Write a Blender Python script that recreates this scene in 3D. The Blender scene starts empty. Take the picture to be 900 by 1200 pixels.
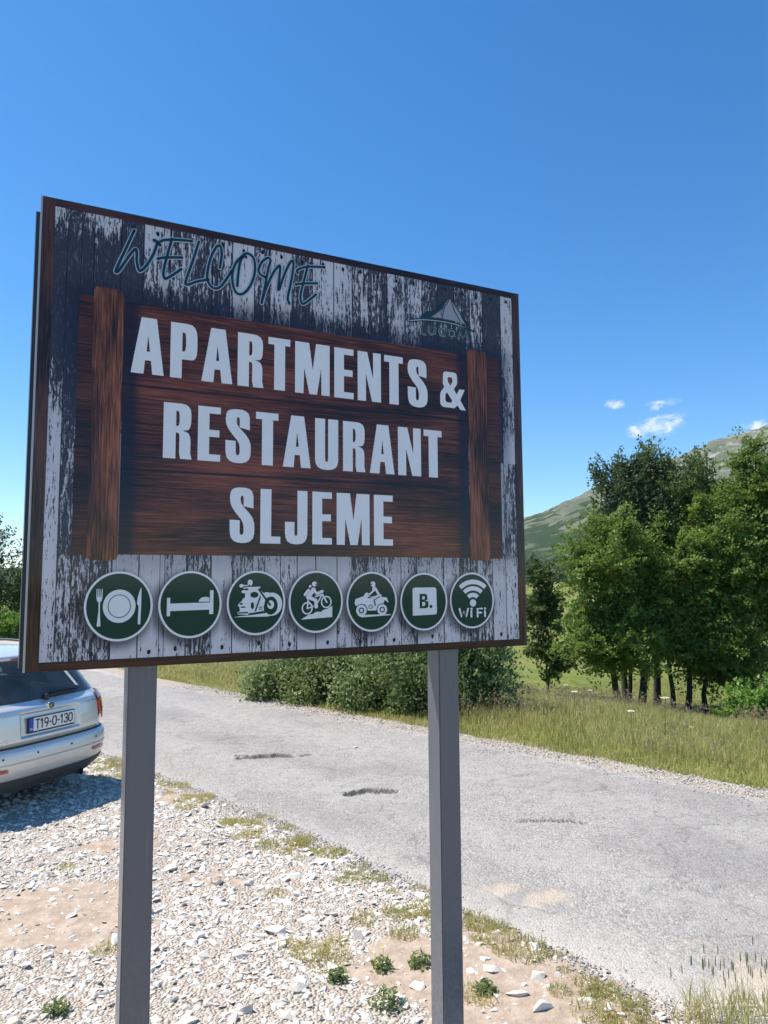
import bpy, bmesh, math, random
import numpy as np
from mathutils import Matrix, Vector

random.seed(7)
rng = np.random.default_rng(11)
scene = bpy.context.scene
C = scene.collection
R = math.radians

# ------------------------------------------------------------------ camera
CAMZ = 2.1
cd = bpy.data.cameras.new('camera')
cam = bpy.data.objects.new('camera', cd)
C.objects.link(cam)
cd.sensor_fit = 'VERTICAL'
cd.sensor_height = 24.0
cd.lens = 17.3
cd.clip_start = 0.05
cd.clip_end = 20000
_p, _r = 0.0942976, -0.0066207
_fw = Vector((0, math.cos(_p), math.sin(_p)))
_up = Vector((0, -math.sin(_p), math.cos(_p)))
_rt = Vector((1, 0, 0))
cx_ = _rt * math.cos(_r) + _up * math.sin(_r)
cy_ = -_rt * math.sin(_r) + _up * math.cos(_r)
m = Matrix((cx_, cy_, -_fw)).transposed().to_4x4()
m.translation = Vector((0, 0, CAMZ))
cam.matrix_world = m
scene.camera = cam

# ------------------------------------------------------------------ light
SUN_EL, SUN_AZ = R(60), R(-80)        # azimuth from +Y, towards +X positive
sd = bpy.data.lights.new('sun', 'SUN')
sd.energy = 5.0
sd.angle = R(0.53)
sd.color = (1.0, 0.945, 0.865)
sun = bpy.data.objects.new('sun', sd)
C.objects.link(sun)
sdir = Vector((math.sin(SUN_AZ) * math.cos(SUN_EL), math.cos(SUN_AZ) * math.cos(SUN_EL), math.sin(SUN_EL)))
sun.rotation_euler = sdir.to_track_quat('Z', 'Y').to_euler()
sun.location = (-20, 8, 40)

world = bpy.data.worlds.new('World')
scene.world = world
world.use_nodes = True
scene.view_settings.view_transform = 'Standard'
scene.view_settings.look = 'None'
scene.view_settings.gamma = 1.0
scene.view_settings.exposure = 0.62
scene.view_settings.use_curve_mapping = False


# ------------------------------------------------------------------ node helpers
def ND(nt, typ, ins=None, **at):
    n = nt.nodes.new(typ)
    for k, v in at.items():
        setattr(n, k, v)
    for k, v in (ins or {}).items():
        s = n.inputs[k]
        if isinstance(v, bpy.types.NodeSocket):
            nt.links.new(v, s)
        else:
            s.default_value = v
    return n


def MA(nt, op, a, b=None, c=None, clamp=False):
    ins = {0: a}
    if b is not None: ins[1] = b
    if c is not None: ins[2] = c
    return ND(nt, 'ShaderNodeMath', ins, operation=op, use_clamp=clamp).outputs[0]


def VM(nt, op, a, b=None):
    ins = {0: a}
    if b is not None: ins[1] = b
    n = ND(nt, 'ShaderNodeVectorMath', ins, operation=op)
    return n.outputs['Value'] if op in ('DOT_PRODUCT', 'LENGTH', 'DISTANCE') else n.outputs[0]


def c4(c): return (c[0], c[1], c[2], 1.0)


def MIX(nt, f, a, b, mode='MIX'):
    n = nt.nodes.new('ShaderNodeMix')
    n.data_type = 'RGBA'
    n.blend_type = mode
    for i, v in ((0, f), (6, a), (7, b)):
        if isinstance(v, bpy.types.NodeSocket):
            nt.links.new(v, n.inputs[i])
        else:
            n.inputs[i].default_value = c4(v) if i else v
    return n.outputs[2]


def NOISE(nt, vec, scale=5, detail=4, rough=.55, dist=0.0):
    return ND(nt, 'ShaderNodeTexNoise', {'Vector': vec, 'Scale': scale, 'Detail': detail, 'Roughness': rough, 'Distortion': dist}).outputs['Fac']


def SS(nt, v, lo, hi):
    n = ND(nt, 'ShaderNodeMapRange', {0: v, 1: lo, 2: hi, 3: 0.0, 4: 1.0}, interpolation_type='SMOOTHSTEP')
    return n.outputs[0]


def RAMP(nt, f, stops):
    n = nt.nodes.new('ShaderNodeValToRGB')
    el = n.color_ramp.elements
    while len(el) < len(stops): el.new(.5)
    for e, (p, c) in zip(el, stops):
        e.position = p
        e.color = c4(c)
    nt.links.new(f, n.inputs[0])
    return n.outputs[0]


def OBJ(nt): return ND(nt, 'ShaderNodeTexCoord').outputs['Object']
def POS(nt): return ND(nt, 'ShaderNodeNewGeometry').outputs['Position']
def ISL(nt): return ND(nt, 'ShaderNodeNewGeometry').outputs['Random Per Island']
def SCL(nt, v, s): return VM(nt, 'MULTIPLY', v, s)
def BUMP(nt, h, st=.3, d=.01): return ND(nt, 'ShaderNodeBump', {'Strength': st, 'Distance': d, 'Height': h}).outputs[0]


def new_mat(name):
    mt = bpy.data.materials.new(name)
    mt.use_nodes = True
    nt = mt.node_tree
    return mt, nt, nt.nodes['Principled BSDF']


def setp(nt, b, **kw):
    for k, v in kw.items():
        k = {'col': 'Base Color', 'rough': 'Roughness', 'metal': 'Metallic', 'nrm': 'Normal', 'spec': 'Specular IOR Level', 'coat': 'Coat Weight', 'coatr': 'Coat Roughness'}[k]
        if isinstance(v, bpy.types.NodeSocket): nt.links.new(v, b.inputs[k])
        else: b.inputs[k].default_value = c4(v) if isinstance(v, tuple) else v


def simple(name, col, rough=.5, metal=0.0, var=.12, scale=14, bump=0.0, spec=.5, coat=0.0):
    mt, nt, b = new_mat(name)
    n = NOISE(nt, OBJ(nt), scale, 5)
    d = tuple(x * (1 - var) for x in col)
    u = tuple(min(1, x * (1 + var)) for x in col)
    setp(nt, b, col=MIX(nt, n, d, u), rough=rough, metal=metal, spec=spec, coat=coat, coatr=.06)
    if bump: setp(nt, b, nrm=BUMP(nt, NOISE(nt, OBJ(nt), scale * 4, 5), bump, .004))
    return mt


# ------------------------------------------------------------------ sky
nt = world.node_tree
bg = nt.nodes['Background']
sky = ND(nt, 'ShaderNodeTexSky', sky_type='NISHITA', sun_disc=False, sun_elevation=SUN_EL, sun_rotation=SUN_AZ, altitude=1300.0, air_density=1.0, dust_density=0.5, ozone_density=3.0)
skc = ND(nt, 'ShaderNodeHueSaturation', {'Hue': .498, 'Saturation': 1.34, 'Value': 1.0, 'Color': sky.outputs[0]}).outputs[0]
gen = ND(nt, 'ShaderNodeTexCoord').outputs['Generated']
# three small fair-weather clouds, each a direction with a width and a height
cl = None
wn = NOISE(nt, SCL(nt, gen, (42., 42., 80.)), 1.0, 7, .62, .8)
for (dx, dz, w, h, tilt) in ((.378, .212, .052, .020, .22), (.320, .243, .022, .009, -.15), (.512, .210, .026, .010, .1), (.386, .241, .030, .011, .1)):
    v = Vector((dx, 1.0, dz)).normalized()
    a = Vector((1, -dx, tilt)).normalized()
    bb = Vector((-tilt, 0, 1)).normalized()
    df = VM(nt, 'SUBTRACT', gen, tuple(v))
    ea = MA(nt, 'DIVIDE', VM(nt, 'DOT_PRODUCT', df, tuple(a)), w)
    eb = MA(nt, 'DIVIDE', VM(nt, 'DOT_PRODUCT', df, tuple(bb)), h)
    d2 = MA(nt, 'ADD', MA(nt, 'MULTIPLY', ea, ea), MA(nt, 'MULTIPLY', eb, eb))
    far = MA(nt, 'GREATER_THAN', VM(nt, 'DOT_PRODUCT', gen, tuple(v)), .9)
    fall = MA(nt, 'MULTIPLY', MA(nt, 'SUBTRACT', 1.0, d2, clamp=True), far)
    k = SS(nt, MA(nt, 'ADD', MA(nt, 'MULTIPLY', fall, .62), MA(nt, 'MULTIPLY', MA(nt, 'SUBTRACT', wn, .5), 1.5)), .28, .85)
    k = MA(nt, 'MULTIPLY', k, MA(nt, 'MULTIPLY', fall, 3.0, clamp=True), clamp=True)
    cl = k if cl is None else MA(nt, 'MAXIMUM', cl, k)
cl = MA(nt, 'MULTIPLY', cl, .60)
skm = MIX(nt, cl, skc, (7.4, 6.9, 7.4))
nt.links.new(skm, bg.inputs[0])
bg.inputs[1].default_value = 0.132


# ------------------------------------------------------------------ mesh helpers
def tag(o, label=None, cat=None, group=None, kind=None):
    if label: o['label'] = label
    if cat: o['category'] = cat
    if group: o['group'] = group
    if kind: o['kind'] = kind
    return o


def fmesh(name, V, F, mat=None, smooth=False):
    """fast mesh from numpy arrays; F is (n,k) with equal k, or a list of such arrays"""
    if not isinstance(F, list): F = [F]
    F = [np.asarray(f, dtype=np.int32) for f in F if len(f)]
    me = bpy.data.meshes.new(name)
    V = np.asarray(V, dtype=np.float32)
    me.vertices.add(len(V))
    me.vertices.foreach_set('co', V.ravel())
    lo = np.concatenate([f.ravel() for f in F])
    me.loops.add(len(lo))
    me.loops.foreach_set('vertex_index', lo)
    tot = np.concatenate([np.full(len(f), f.shape[1], np.int32) for f in F])
    st = np.concatenate([[0], np.cumsum(tot)[:-1]]).astype(np.int32)
    me.polygons.add(len(tot))
    me.polygons.foreach_set('loop_start', st)
    me.polygons.foreach_set('loop_total', tot)
    me.polygons.foreach_set('use_smooth', np.full(len(tot), bool(smooth)))
    me.update(calc_edges=True)
    if mat: me.materials.append(mat)
    return me


def link(name, me, parent=None, loc=None, rz=0):
    o = bpy.data.objects.new(name, me)
    C.objects.link(o)
    if parent: o.parent = parent
    if loc is not None: o.location = loc
    if rz: o.rotation_euler = (0, 0, rz)
    return o


def empty(name, loc=(0, 0, 0), rz=0):
    o = link(name, None, None, loc, rz)
    o.empty_display_size = .2
    return o


class MB:
    """collects plain shapes into one mesh"""
    def __init__(s): s.v = []; s.f = []
    def add(s, V, F):
        b = len(s.v)
        s.v += [tuple(p) for p in V]
        s.f += [tuple(i + b for i in f) for f in F]
        return s
    def box(s, a, b):
        (x0, y0, z0), (x1, y1, z1) = a, b
        return s.add([(x0, y0, z0), (x1, y0, z0), (x1, y1, z0), (x0, y1, z0), (x0, y0, z1), (x1, y0, z1), (x1, y1, z1), (x0, y1, z1)],
                     [(0, 3, 2, 1), (4, 5, 6, 7), (0, 1, 5, 4), (1, 2, 6, 5), (2, 3, 7, 6), (3, 0, 4, 7)])
    def lathe(s, prof, c, axis='x', n=28):
        V = []; F = []
        for (r, h) in prof:
            for k in range(n):
                a = 2 * math.pi * k / n
                p = (h, r * math.cos(a), r * math.sin(a)) if axis == 'x' else ((r * math.cos(a), h, r * math.sin(a)) if axis == 'y' else (r * math.cos(a), r * math.sin(a), h))
                V.append((p[0] + c[0], p[1] + c[1], p[2] + c[2]))
        for i in range(len(prof) - 1):
            for k in range(n):
                F.append((i * n + k, i * n + (k + 1) % n, (i + 1) * n + (k + 1) % n, (i + 1) * n + k))
        F.append(tuple(range(n))); F.append(tuple(range(len(V) - n, len(V))))
        return s.add(V, F)
    def tube(s, pts, rad, n=8):
        V, F = tube_np(pts, rad, n)
        return s.add(V, [tuple(f) for f in F])
    def build(s, name, mat, parent=None, smooth=False, bevel=0):
        me = bpy.data.meshes.new(name)
        me.from_pydata(s.v, [], s.f)
        bm = bmesh.new(); bm.from_mesh(me)
        bmesh.ops.recalc_face_normals(bm, faces=bm.faces)
        if bevel:
            bmesh.ops.bevel(bm, geom=[e for e in bm.edges if e.calc_face_angle(0) > .5], offset=bevel, segments=2, affect='EDGES', clamp_overlap=True)
        bm.to_mesh(me); bm.free()
        if smooth:
            for p in me.polygons: p.use_smooth = True
        me.materials.append(mat)
        return link(name, me, parent)


def tube_np(pts, rad, n=6):
    P = np.array(pts, float)
    if np.isscalar(rad): rad = [rad] * len(P)
    T = np.gradient(P, axis=0)
    T /= np.linalg.norm(T, axis=1)[:, None] + 1e-9
    ref = np.array([.31, .17, .93]) if abs(T[0][2]) < .8 else np.array([1., .2, .1])
    V = []
    for p, t, r in zip(P, T, rad):
        a = np.cross(t, ref); a /= np.linalg.norm(a) + 1e-9
        b = np.cross(t, a)
        for k in range(n):
            an = 2 * math.pi * k / n
            V.append(p + r * (a * math.cos(an) + b * math.sin(an)))
    F = []
    for i in range(len(P) - 1):
        for k in range(n):
            F.append((i * n + k, i * n + (k + 1) % n, (i + 1) * n + (k + 1) % n, (i + 1) * n + k))
    return np.array(V), np.array(F)


def vnoise(x, y, seed=0):
    """smooth value noise on numpy arrays, range 0..1"""
    xi = np.floor(x).astype(np.int64); yi = np.floor(y).astype(np.int64)
    fx = x - xi; fy = y - yi
    fx = fx * fx * (3 - 2 * fx); fy = fy * fy * (3 - 2 * fy)
    def h(a, b):
        n = (a * 374761393 + b * 668265263 + seed * 974711) & 0x7fffffff
        n = ((n ^ (n >> 13)) * 1274126177) & 0x7fffffff
        return ((n ^ (n >> 16)) & 0xffff) / 65535.0
    return (h(xi, yi) * (1 - fx) + h(xi + 1, yi) * fx) * (1 - fy) + (h(xi, yi + 1) * (1 - fx) + h(xi + 1, yi + 1) * fx) * fy


def fbm(x, y, seed=0, oc=4):
    t = 0; a = .5; f = 1.
    for i in range(oc):
        t = t + a * vnoise(x * f, y * f, seed + i * 17); a *= .5; f *= 2.03
    return t / (1 - .5 ** oc)


def sst(a, b, x):
    t = np.clip((x - a) / (b - a), 0, 1)
    return t * t * (3 - 2 * t)


def gridfaces(nu, nv):
    i = np.arange(nu - 1)[:, None] * nv + np.arange(nv - 1)[None, :]
    i = i.ravel()
    return np.stack([i, i + nv, i + nv + 1, i + 1], 1)


# ------------------------------------------------------------------ terrain layout
# road runs along D; S is across it (S grows away from the camera side)
DX, DY = -.70, .714
NX, NY = .714, .70
def to_st(x, y): return NX * x + NY * y, DX * x + DY * y
def st(s, t): return NX * s + DX * t, NY * s + DY * t
ROAD_R = 7.72
def road_left(t): return 3.66 + .40 * sst(0.5, 6.5, t) + .10 * (fbm(t * 1.3, t * 0 + 2.2, 5, 3) - .5)


def bend(t):
    """sideways shift of the road away from its straight line, far along it"""
    return 7.0 * np.clip((t - 15.0) / 20.0, 0, 4) ** 1.8


def hgt(x, y):
    s, t = to_st(x, y)
    e = s - 8.6 - bend(t)
    h = -2.3 * sst(0, 17, e) - 3.0 * sst(15, 90, e) + 9.0 * sst(150, 430, e)
    h = h + .25 * (fbm(x * .13, y * .13, 3, 3) - .5) * sst(1.5, 8, e)
    h = h + 2.5 * (fbm(x * .02, y * .02, 8, 3) - .5) * sst(40, 160, np.abs(e))
    return h


# ------------------------------------------------------------------ ground materials
def mat_meadow():
    mt, nt, b = new_mat('meadow_turf')
    p = POS(nt)
    a = NOISE(nt, SCL(nt, p, (.11, .05, .1)), 1., 5, .6)
    f = NOISE(nt, p, 2.4, 7, .7)
    g = NOISE(nt, p, 14, 5, .7)
    col = RAMP(nt, a, [(.30, (.085, .125, .022)), (.48, (.135, .18, .03)), (.62, (.205, .195, .06)), (.75, (.10, .145, .026))])
    col = MIX(nt, SS(nt, f, .42, .70), col, (.27, .235, .095))
    col = MIX(nt, MA(nt, 'MULTIPLY', SS(nt, g, .5, .75), .5), col, (.06, .085, .02))
    setp(nt, b, col=col, rough=.95, spec=.1, nrm=BUMP(nt, MA(nt, 'ADD', f, g), .6, .12))
    return mt


def mat_soil():
    mt, nt, b = new_mat('soil_with_grit')
    p = POS(nt)
    a = NOISE(nt, p, 1.3, 6, .6)
    f = NOISE(nt, p, 9, 7, .65)
    vo = ND(nt, 'ShaderNodeTexVoronoi', {'Vector': p, 'Scale': 55.0})
    vo2 = ND(nt, 'ShaderNodeTexVoronoi', {'Vector': p, 'Scale': 130.0})
    soil = MIX(nt, SS(nt, f, .35, .68), (.35, .265, .195), (.47, .375, .29))
    grit = MIX(nt, ND(nt, 'ShaderNodeRGBToBW', {0: vo.outputs['Color']}).outputs[0], (.41, .335, .262), (.57, .495, .41))
    grit = MIX(nt, .35, grit, ND(nt, 'ShaderNodeRGBToBW', {0: vo2.outputs['Color']}).outputs[0], 'SOFT_LIGHT')
    at = ND(nt, 'ShaderNodeAttribute', attribute_name='soil').outputs['Fac']
    k = SS(nt, MA(nt, 'ADD', at, MA(nt, 'MULTIPLY', MA(nt, 'SUBTRACT', f, .5), 1.2)), .75, .25)
    setp(nt, b, col=MIX(nt, k, soil, grit), rough=.95, spec=.15,
         nrm=BUMP(nt, MA(nt, 'ADD', MA(nt, 'MULTIPLY', vo.outputs['Distance'], MA(nt, 'MULTIPLY', k, -1.0)), MA(nt, 'MULTIPLY', f, 1.1)), .9, .03))
    return mt


def mat_asphalt():
    mt, nt, b = new_mat('worn_asphalt')
    p = POS(nt)
    big = NOISE(nt, p, .55, 5, .6)
    mid = NOISE(nt, p, 5.5, 6, .6)
    fine = NOISE(nt, p, 60, 4, .6)
    vo = ND(nt, 'ShaderNodeTexVoronoi', {'Vector': p, 'Scale': 75.0})
    vo2 = ND(nt, 'ShaderNodeTexVoronoi', {'Vector': p, 'Scale': 30.0})
    stone = ND(nt, 'ShaderNodeRGBToBW', {0: vo.outputs['Color']}).outputs[0]
    stone2 = ND(nt, 'ShaderNodeRGBToBW', {0: vo2.outputs['Color']}).outputs[0]
    col = RAMP(nt, MA(nt, 'ADD', MA(nt, 'MULTIPLY', stone, .88), MA(nt, 'MULTIPLY', stone2, .12)), [(.15, (.18, .166, .148)), (.5, (.285, .265, .238)), (.85, (.43, .40, .36))])
    col = MIX(nt, MA(nt, 'MULTIPLY', SS(nt, mid, .35, .72), .45), col, (.36, .34, .31))
    col = MIX(nt, MA(nt, 'MULTIPLY', SS(nt, big, .45, .62), .42), col, (.19, .178, .165))
    # pale clay washed over the edges and two spills
    st_ = None
    for (x, y, r) in ((1.06, 5.12, .20), (2.05, 3.9, .55), (2.9, 4.1, .5), (.80, 5.25, .16), (3.2, 5.3, .30)):
        d = VM(nt, 'DISTANCE', p, (x, y, 0.0))
        k = SS(nt, MA(nt, 'ADD', MA(nt, 'DIVIDE', d, r), MA(nt, 'MULTIPLY', MA(nt, 'SUBTRACT', mid, .5), 3.2)), 1.05, .25)
        st_ = k if st_ is None else MA(nt, 'MAXIMUM', st_, k)
    s = VM(nt, 'DOT_PRODUCT', p, (NX, NY, 0.0))
    edge = SS(nt, MA(nt, 'ADD', s, MA(nt, 'MULTIPLY', MA(nt, 'SUBTRACT', mid, .5), .9)), 4.45, 3.75)
    edge2 = SS(nt, MA(nt, 'ADD', s, MA(nt, 'MULTIPLY', MA(nt, 'SUBTRACT', mid, .5), .5)), 7.45, 7.8)
    col = MIX(nt, MA(nt, 'MULTIPLY', st_, .55), col, (.53, .42, .30))
    col = MIX(nt, MA(nt, 'MULTIPLY', MA(nt, 'MAXIMUM', edge, edge2), .6), col, (.50, .45, .395))
    trk = MA(nt, 'MAXIMUM', SS(nt, MA(nt, 'ABSOLUTE', MA(nt, 'SUBTRACT', s, 5.0)), .5, .1), SS(nt, MA(nt, 'ABSOLUTE', MA(nt, 'SUBTRACT', s, 6.6)), .5, .1))
    col = MIX(nt, MA(nt, 'MULTIPLY', MA(nt, 'MULTIPLY', trk, SS(nt, mid, .3, .6)), .30), col, (.40, .375, .335))
    # hairline cracks
    cr = ND(nt, 'ShaderNodeTexVoronoi', {'Vector': VM(nt, 'ADD', p, SCL(nt, ND(nt, 'ShaderNodeTexNoise', {'Vector': p, 'Scale': 3.0, 'Detail': 4.0}).outputs['Color'], (.5, .5, .5))), 'Scale': .8}, feature='DISTANCE_TO_EDGE').outputs['Distance']
    crk = MA(nt, 'MULTIPLY', SS(nt, cr, .016, .0), SS(nt, big, .46, .55))
    col = MIX(nt, MA(nt, 'MULTIPLY', crk, .35), col, (.07, .068, .066))
    brk_shade = ND(nt, 'ShaderNodeAttribute', attribute_name='broken_lip_shade').outputs['Fac']
    col = MIX(nt, brk_shade, col, (.085, .080, .074))  # dark broken asphalt, with the shade under pothole lips painted in
    hh = MA(nt, 'ADD', MA(nt, 'MULTIPLY', vo.outputs['Distance'], -.6), MA(nt, 'ADD', MA(nt, 'MULTIPLY', vo2.outputs['Distance'], -.12), MA(nt, 'MULTIPLY', fine, .4)))
    setp(nt, b, col=col, rough=.9, spec=.25, nrm=BUMP(nt, hh, .8, .012))
    return mt


def mat_mountain():
    mt, nt, b = new_mat('mountain_grass_and_rock')
    p = POS(nt)
    a = NOISE(nt, p, .006, 7, .62)
    f = NOISE(nt, p, .030, 8, .75)
    sh = NOISE(nt, p, .016, 6, .6, .5)
    z = ND(nt, 'ShaderNodeSeparateXYZ', {0: p}).outputs[2]
    x = ND(nt, 'ShaderNodeSeparateXYZ', {0: p}).outputs[0]
    col = MIX(nt, SS(nt, a, .35, .65), (.105, .125, .070), (.165, .168, .110))
    rk = SS(nt, MA(nt, 'ADD', f, MA(nt, 'MULTIPLY', MA(nt, 'SUBTRACT', x, 700.0), .00020)),  .49, .60)
    col = MIX(nt, rk, col, MIX(nt, SS(nt, sh, .4, .6), (.25, .24, .215), (.37, .355, .33)))
    low = MA(nt, 'MULTIPLY', MA(nt, 'SUBTRACT', 190.0, z), .0016)
    k = SS(nt, MA(nt, 'ADD', sh, low), .60, .66)
    col = MIX(nt, k, col, (.035, .06, .022))
    setp(nt, b, col=col, rough=1.0, spec=.05, nrm=BUMP(nt, f, .8, 14.0))
    return mt


M = {}
M['meadow'] = mat_meadow()
M['soil'] = mat_soil()
M['asphalt'] = mat_asphalt()
M['mountain'] = mat_mountain()

# ------------------------------------------------------------------ terrain meshes
def axis_steps(lo, hi, fine_lo, fine_hi, d0, grow):
    a = list(np.arange(fine_lo, fine_hi + 1e-6, d0))
    x, d = fine_hi, d0
    while x < hi: d *= grow; x += d; a.append(x)
    x, d, pre = fine_lo, d0, []
    while x > lo: d *= grow; x -= d; pre.append(x)
    return np.array(pre[::-1] + a)


xs = axis_steps(-2600, 2600, -18, 22, .5, 1.09)
ys = axis_steps(-900, 3000, -4, 40, .5, 1.09)
gx, gy = np.meshgrid(xs, ys, indexing='ij')
gs, gt = to_st(gx, gy)
gz = hgt(gx, gy)
rr_ = np.hypot(gx, gy)
gz = gz - .16 * (1 - sst(-.25, .40, gs - ROAD_R - bend(gt) - .30)) - 25 * sst(620, 1300, rr_)
gm = fmesh('ground', np.stack([gx.ravel(), gy.ravel(), gz.ravel()], 1), gridfaces(len(xs), len(ys)), M['meadow'], True)
tag(link('ground', gm), kind='structure')

# gravel lot on the near side of the road
sv = np.concatenate([np.arange(-14, -2, .5), np.arange(-2, 4.62, .045)])
tv = np.concatenate([np.arange(-9, -3, .4), np.arange(-3, 11, .05), np.arange(11, 21, .4)])
ss, tt = np.meshgrid(sv, tv, indexing='ij')
lx, ly = st(ss, tt)
def lot_z(x, y):
    s, t = to_st(x, y)
    e = s - road_left(t)
    z = .012 + .030 * (fbm(x * 1.6, y * 1.6, 21, 4) - .5) + .016 * (fbm(x * 7, y * 7, 22, 3) - .5)
    return z - .085 * sst(-.05, .45, e) - .015 * sst(-.5, .0, e)
def soil_patch(x, y):
    """1 where bare soil shows"""
    k = fbm(x * 1.05 + 3.1, y * 1.5 + 1.7, 81, 4)
    for (px, py, r) in ((-1.75, 4.35, .55), (.72, 3.85, .50), (.15, 4.35, .28), (-2.2, 5.0, .4), (1.1, 3.7, .5), (-.15, 4.9, .25), (.45, 4.15, .35)):
        k = k + .32 * np.exp(-((x - px) ** 2 + (y - py) ** 2) / r ** 2)
    return sst(.555, .74, k)


lm = fmesh('gravel_lot', np.stack([lx.ravel(), ly.ravel(), lot_z(lx, ly).ravel()], 1), gridfaces(len(sv), len(tv)), M['soil'], True)
lm.attributes.new('soil', 'FLOAT', 'POINT').data.foreach_set('value', soil_patch(lx, ly).ravel().astype(np.float32))
tag(link('gravel_lot', lm), kind='structure')

# road: a strip with its own unevenness, potholes and a sunken patch
rt = np.concatenate([np.arange(-14, -2, .25), np.arange(-2, 12, .021), np.arange(12, 20, .08), np.arange(20, 70, .8)])
fr = np.linspace(0, 1, 178)
POT = [(-1.42, 9.14, .44, .17, .12, .10), (-.10, 7.60, .34, .13, .25, .10), (1.45, 6.64, .46, .09, -.12, .05), (.55, 6.95, .20, .10, .2, .02),
       (2.12, 5.13, .36, .20, -.15, .035), (.98, 6.70, .15, .05, .1, .02), (-.2, 8.6, .25, .06, .2, .012), (3.0, 6.6, .3, .12, .0, .015)]
def road_z(x, y):
    s, t = to_st(x, y)
    z = .020 * (fbm(x * .7, y * .7, 31, 3) - .5) + .010 * (fbm(x * 4, y * 4, 32, 3) - .5) + .006 * (vnoise(x * 30, y * 30, 33) - .5)
    wob = (fbm(x * 5.5, y * 5.5, 34, 3) - .5) * 1.1
    for (px, py, a, b_, ang, dep) in POT:
        ca, sa = math.cos(ang), math.sin(ang)
        u = ((x - px) * ca + (y - py) * sa) / a
        v = (-(x - px) * sa + (y - py) * ca) / b_
        r = np.sqrt(u * u + v * v) + wob
        z = z - .45 * dep * sst(1.05, .72, r) * np.clip(.10 + .90 * sst(-1.0, .55, v), 0, 1)
    return z
rv = []
tt = rt[:, None] + 0 * fr[None, :]
L = road_left(rt)[:, None] + bend(rt)[:, None] - .05
Rr = ROAD_R + bend(rt)[:, None] + .14 * (fbm(rt * 1.1, rt * 0 + 7, 6, 3)[:, None] - .5)
s_ = L + (Rr - L) * fr[None, :]
rx, ry = st(s_, tt)
rz_ = road_z(rx, ry) + .006
rz_ = rz_ - .06 * sst(.985, 1.0, fr)[None, :] - .05 * sst(.03, 0.0, fr)[None, :]
gz0 = road_z(rx, ry)
e_ = .012
slope = np.hypot(road_z(rx + e_, ry) - gz0, road_z(rx, ry + e_) - gz0) / e_
rm = fmesh('road', np.stack([rx.ravel(), ry.ravel(), rz_.ravel()], 1), gridfaces(len(rt), len(fr)), M['asphalt'], True)
rm.attributes.new('broken_lip_shade', 'FLOAT', 'POINT').data.foreach_set('value', sst(.35, .9, slope).ravel().astype(np.float32))
tag(link('road', rm), kind='structure')

# strip of pale grit between the asphalt and the grass
ht = np.concatenate([np.arange(-14, -3, .4), np.arange(-3, 14, .06), np.arange(14, 40, .5)])
hf = np.linspace(0, 1, 14)
hs = ROAD_R - .12 + bend(ht)[:, None] + hf[None, :] * (.72 + .25 * (fbm(ht * 1.7, ht * 0 + 4, 9, 3)[:, None] - .5))
hx, hy = st(hs, ht[:, None] + 0 * hf[None, :])
hz_ = -.012 - .02 * hf[None, :] + .03 * (fbm(hx * 5, hy * 5, 12, 3) - .5) - .10 * sst(.85, 1.0, hf)[None, :]
tag(link('road_shoulder', fmesh('road_shoulder', np.stack([hx.ravel(), hy.ravel(), hz_.ravel()], 1), gridfaces(len(ht), len(hf)), M['soil'], True)), kind='structure')

# mountain range
CREST = [(-900, 672), (-200, 668), (0, 664), (200, 657), (400, 651), (560, 632), (613, 612), (640, 603), (665, 592), (690, 581), (730, 566), (760, 551), (800, 540), (830, 529), (850, 520), (870, 514), (900, 509), (1000, 478), (1150, 505), (1400, 600), (1800, 640)]
ca_ = np.array([math.atan((a - 450) / 865) for a, b in CREST])
ce_ = np.array([(682 - b) / 865 for a, b in CREST])
az = np.concatenate([np.linspace(-1.0, .12, 120), np.linspace(.125, .62, 330), np.linspace(.63, 1.05, 60)])
rd = np.concatenate([np.linspace(430, 1900, 170), np.linspace(1930, 2700, 24)])
A_, R_ = np.meshgrid(az, rd, indexing='ij')
mx, my = R_ * np.sin(A_), R_ * np.cos(A_)
el = np.interp(A_, ca_, ce_)
top = el * 1900 * np.cos(A_) + 2.1
q = np.clip((R_ - 430) / 1470, 0, 1)
prof = .10 * q + .90 * sst(.10, 1.02, q) ** 1.15
back = sst(1900, 2700, R_)
nz = fbm(mx * .006, my * .006, 41, 5) - .5
nz2 = fbm(mx * .03, my * .03, 43, 4) - .5
mz = 2 + (top - 2) * prof * (1 - .7 * back) + nz * top * .34 * q * (1 - q) * 2.2 + nz2 * top * .085 * q
mz = mz + np.maximum(hgt(mx, my), 0) * (1 - sst(430, 760, R_)) - 16 * (1 - sst(430, 520, R_))
mm = fmesh('mountain', np.stack([mx.ravel(), my.ravel(), mz.ravel()], 1), gridfaces(len(az), len(rd)), M['mountain'], True)
tag(link('mountain', mm), kind='structure')

# ================================================================== the welcome sign
SW, SH, STOP = 2.0, 1.6045, 3.4236          # width, height, top edge above the ground
YAW = 0.4657286
SIGN_C = (-1.1617 + math.cos(YAW) * 1.0, 2.4179 + math.sin(YAW) * 1.0)


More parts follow.
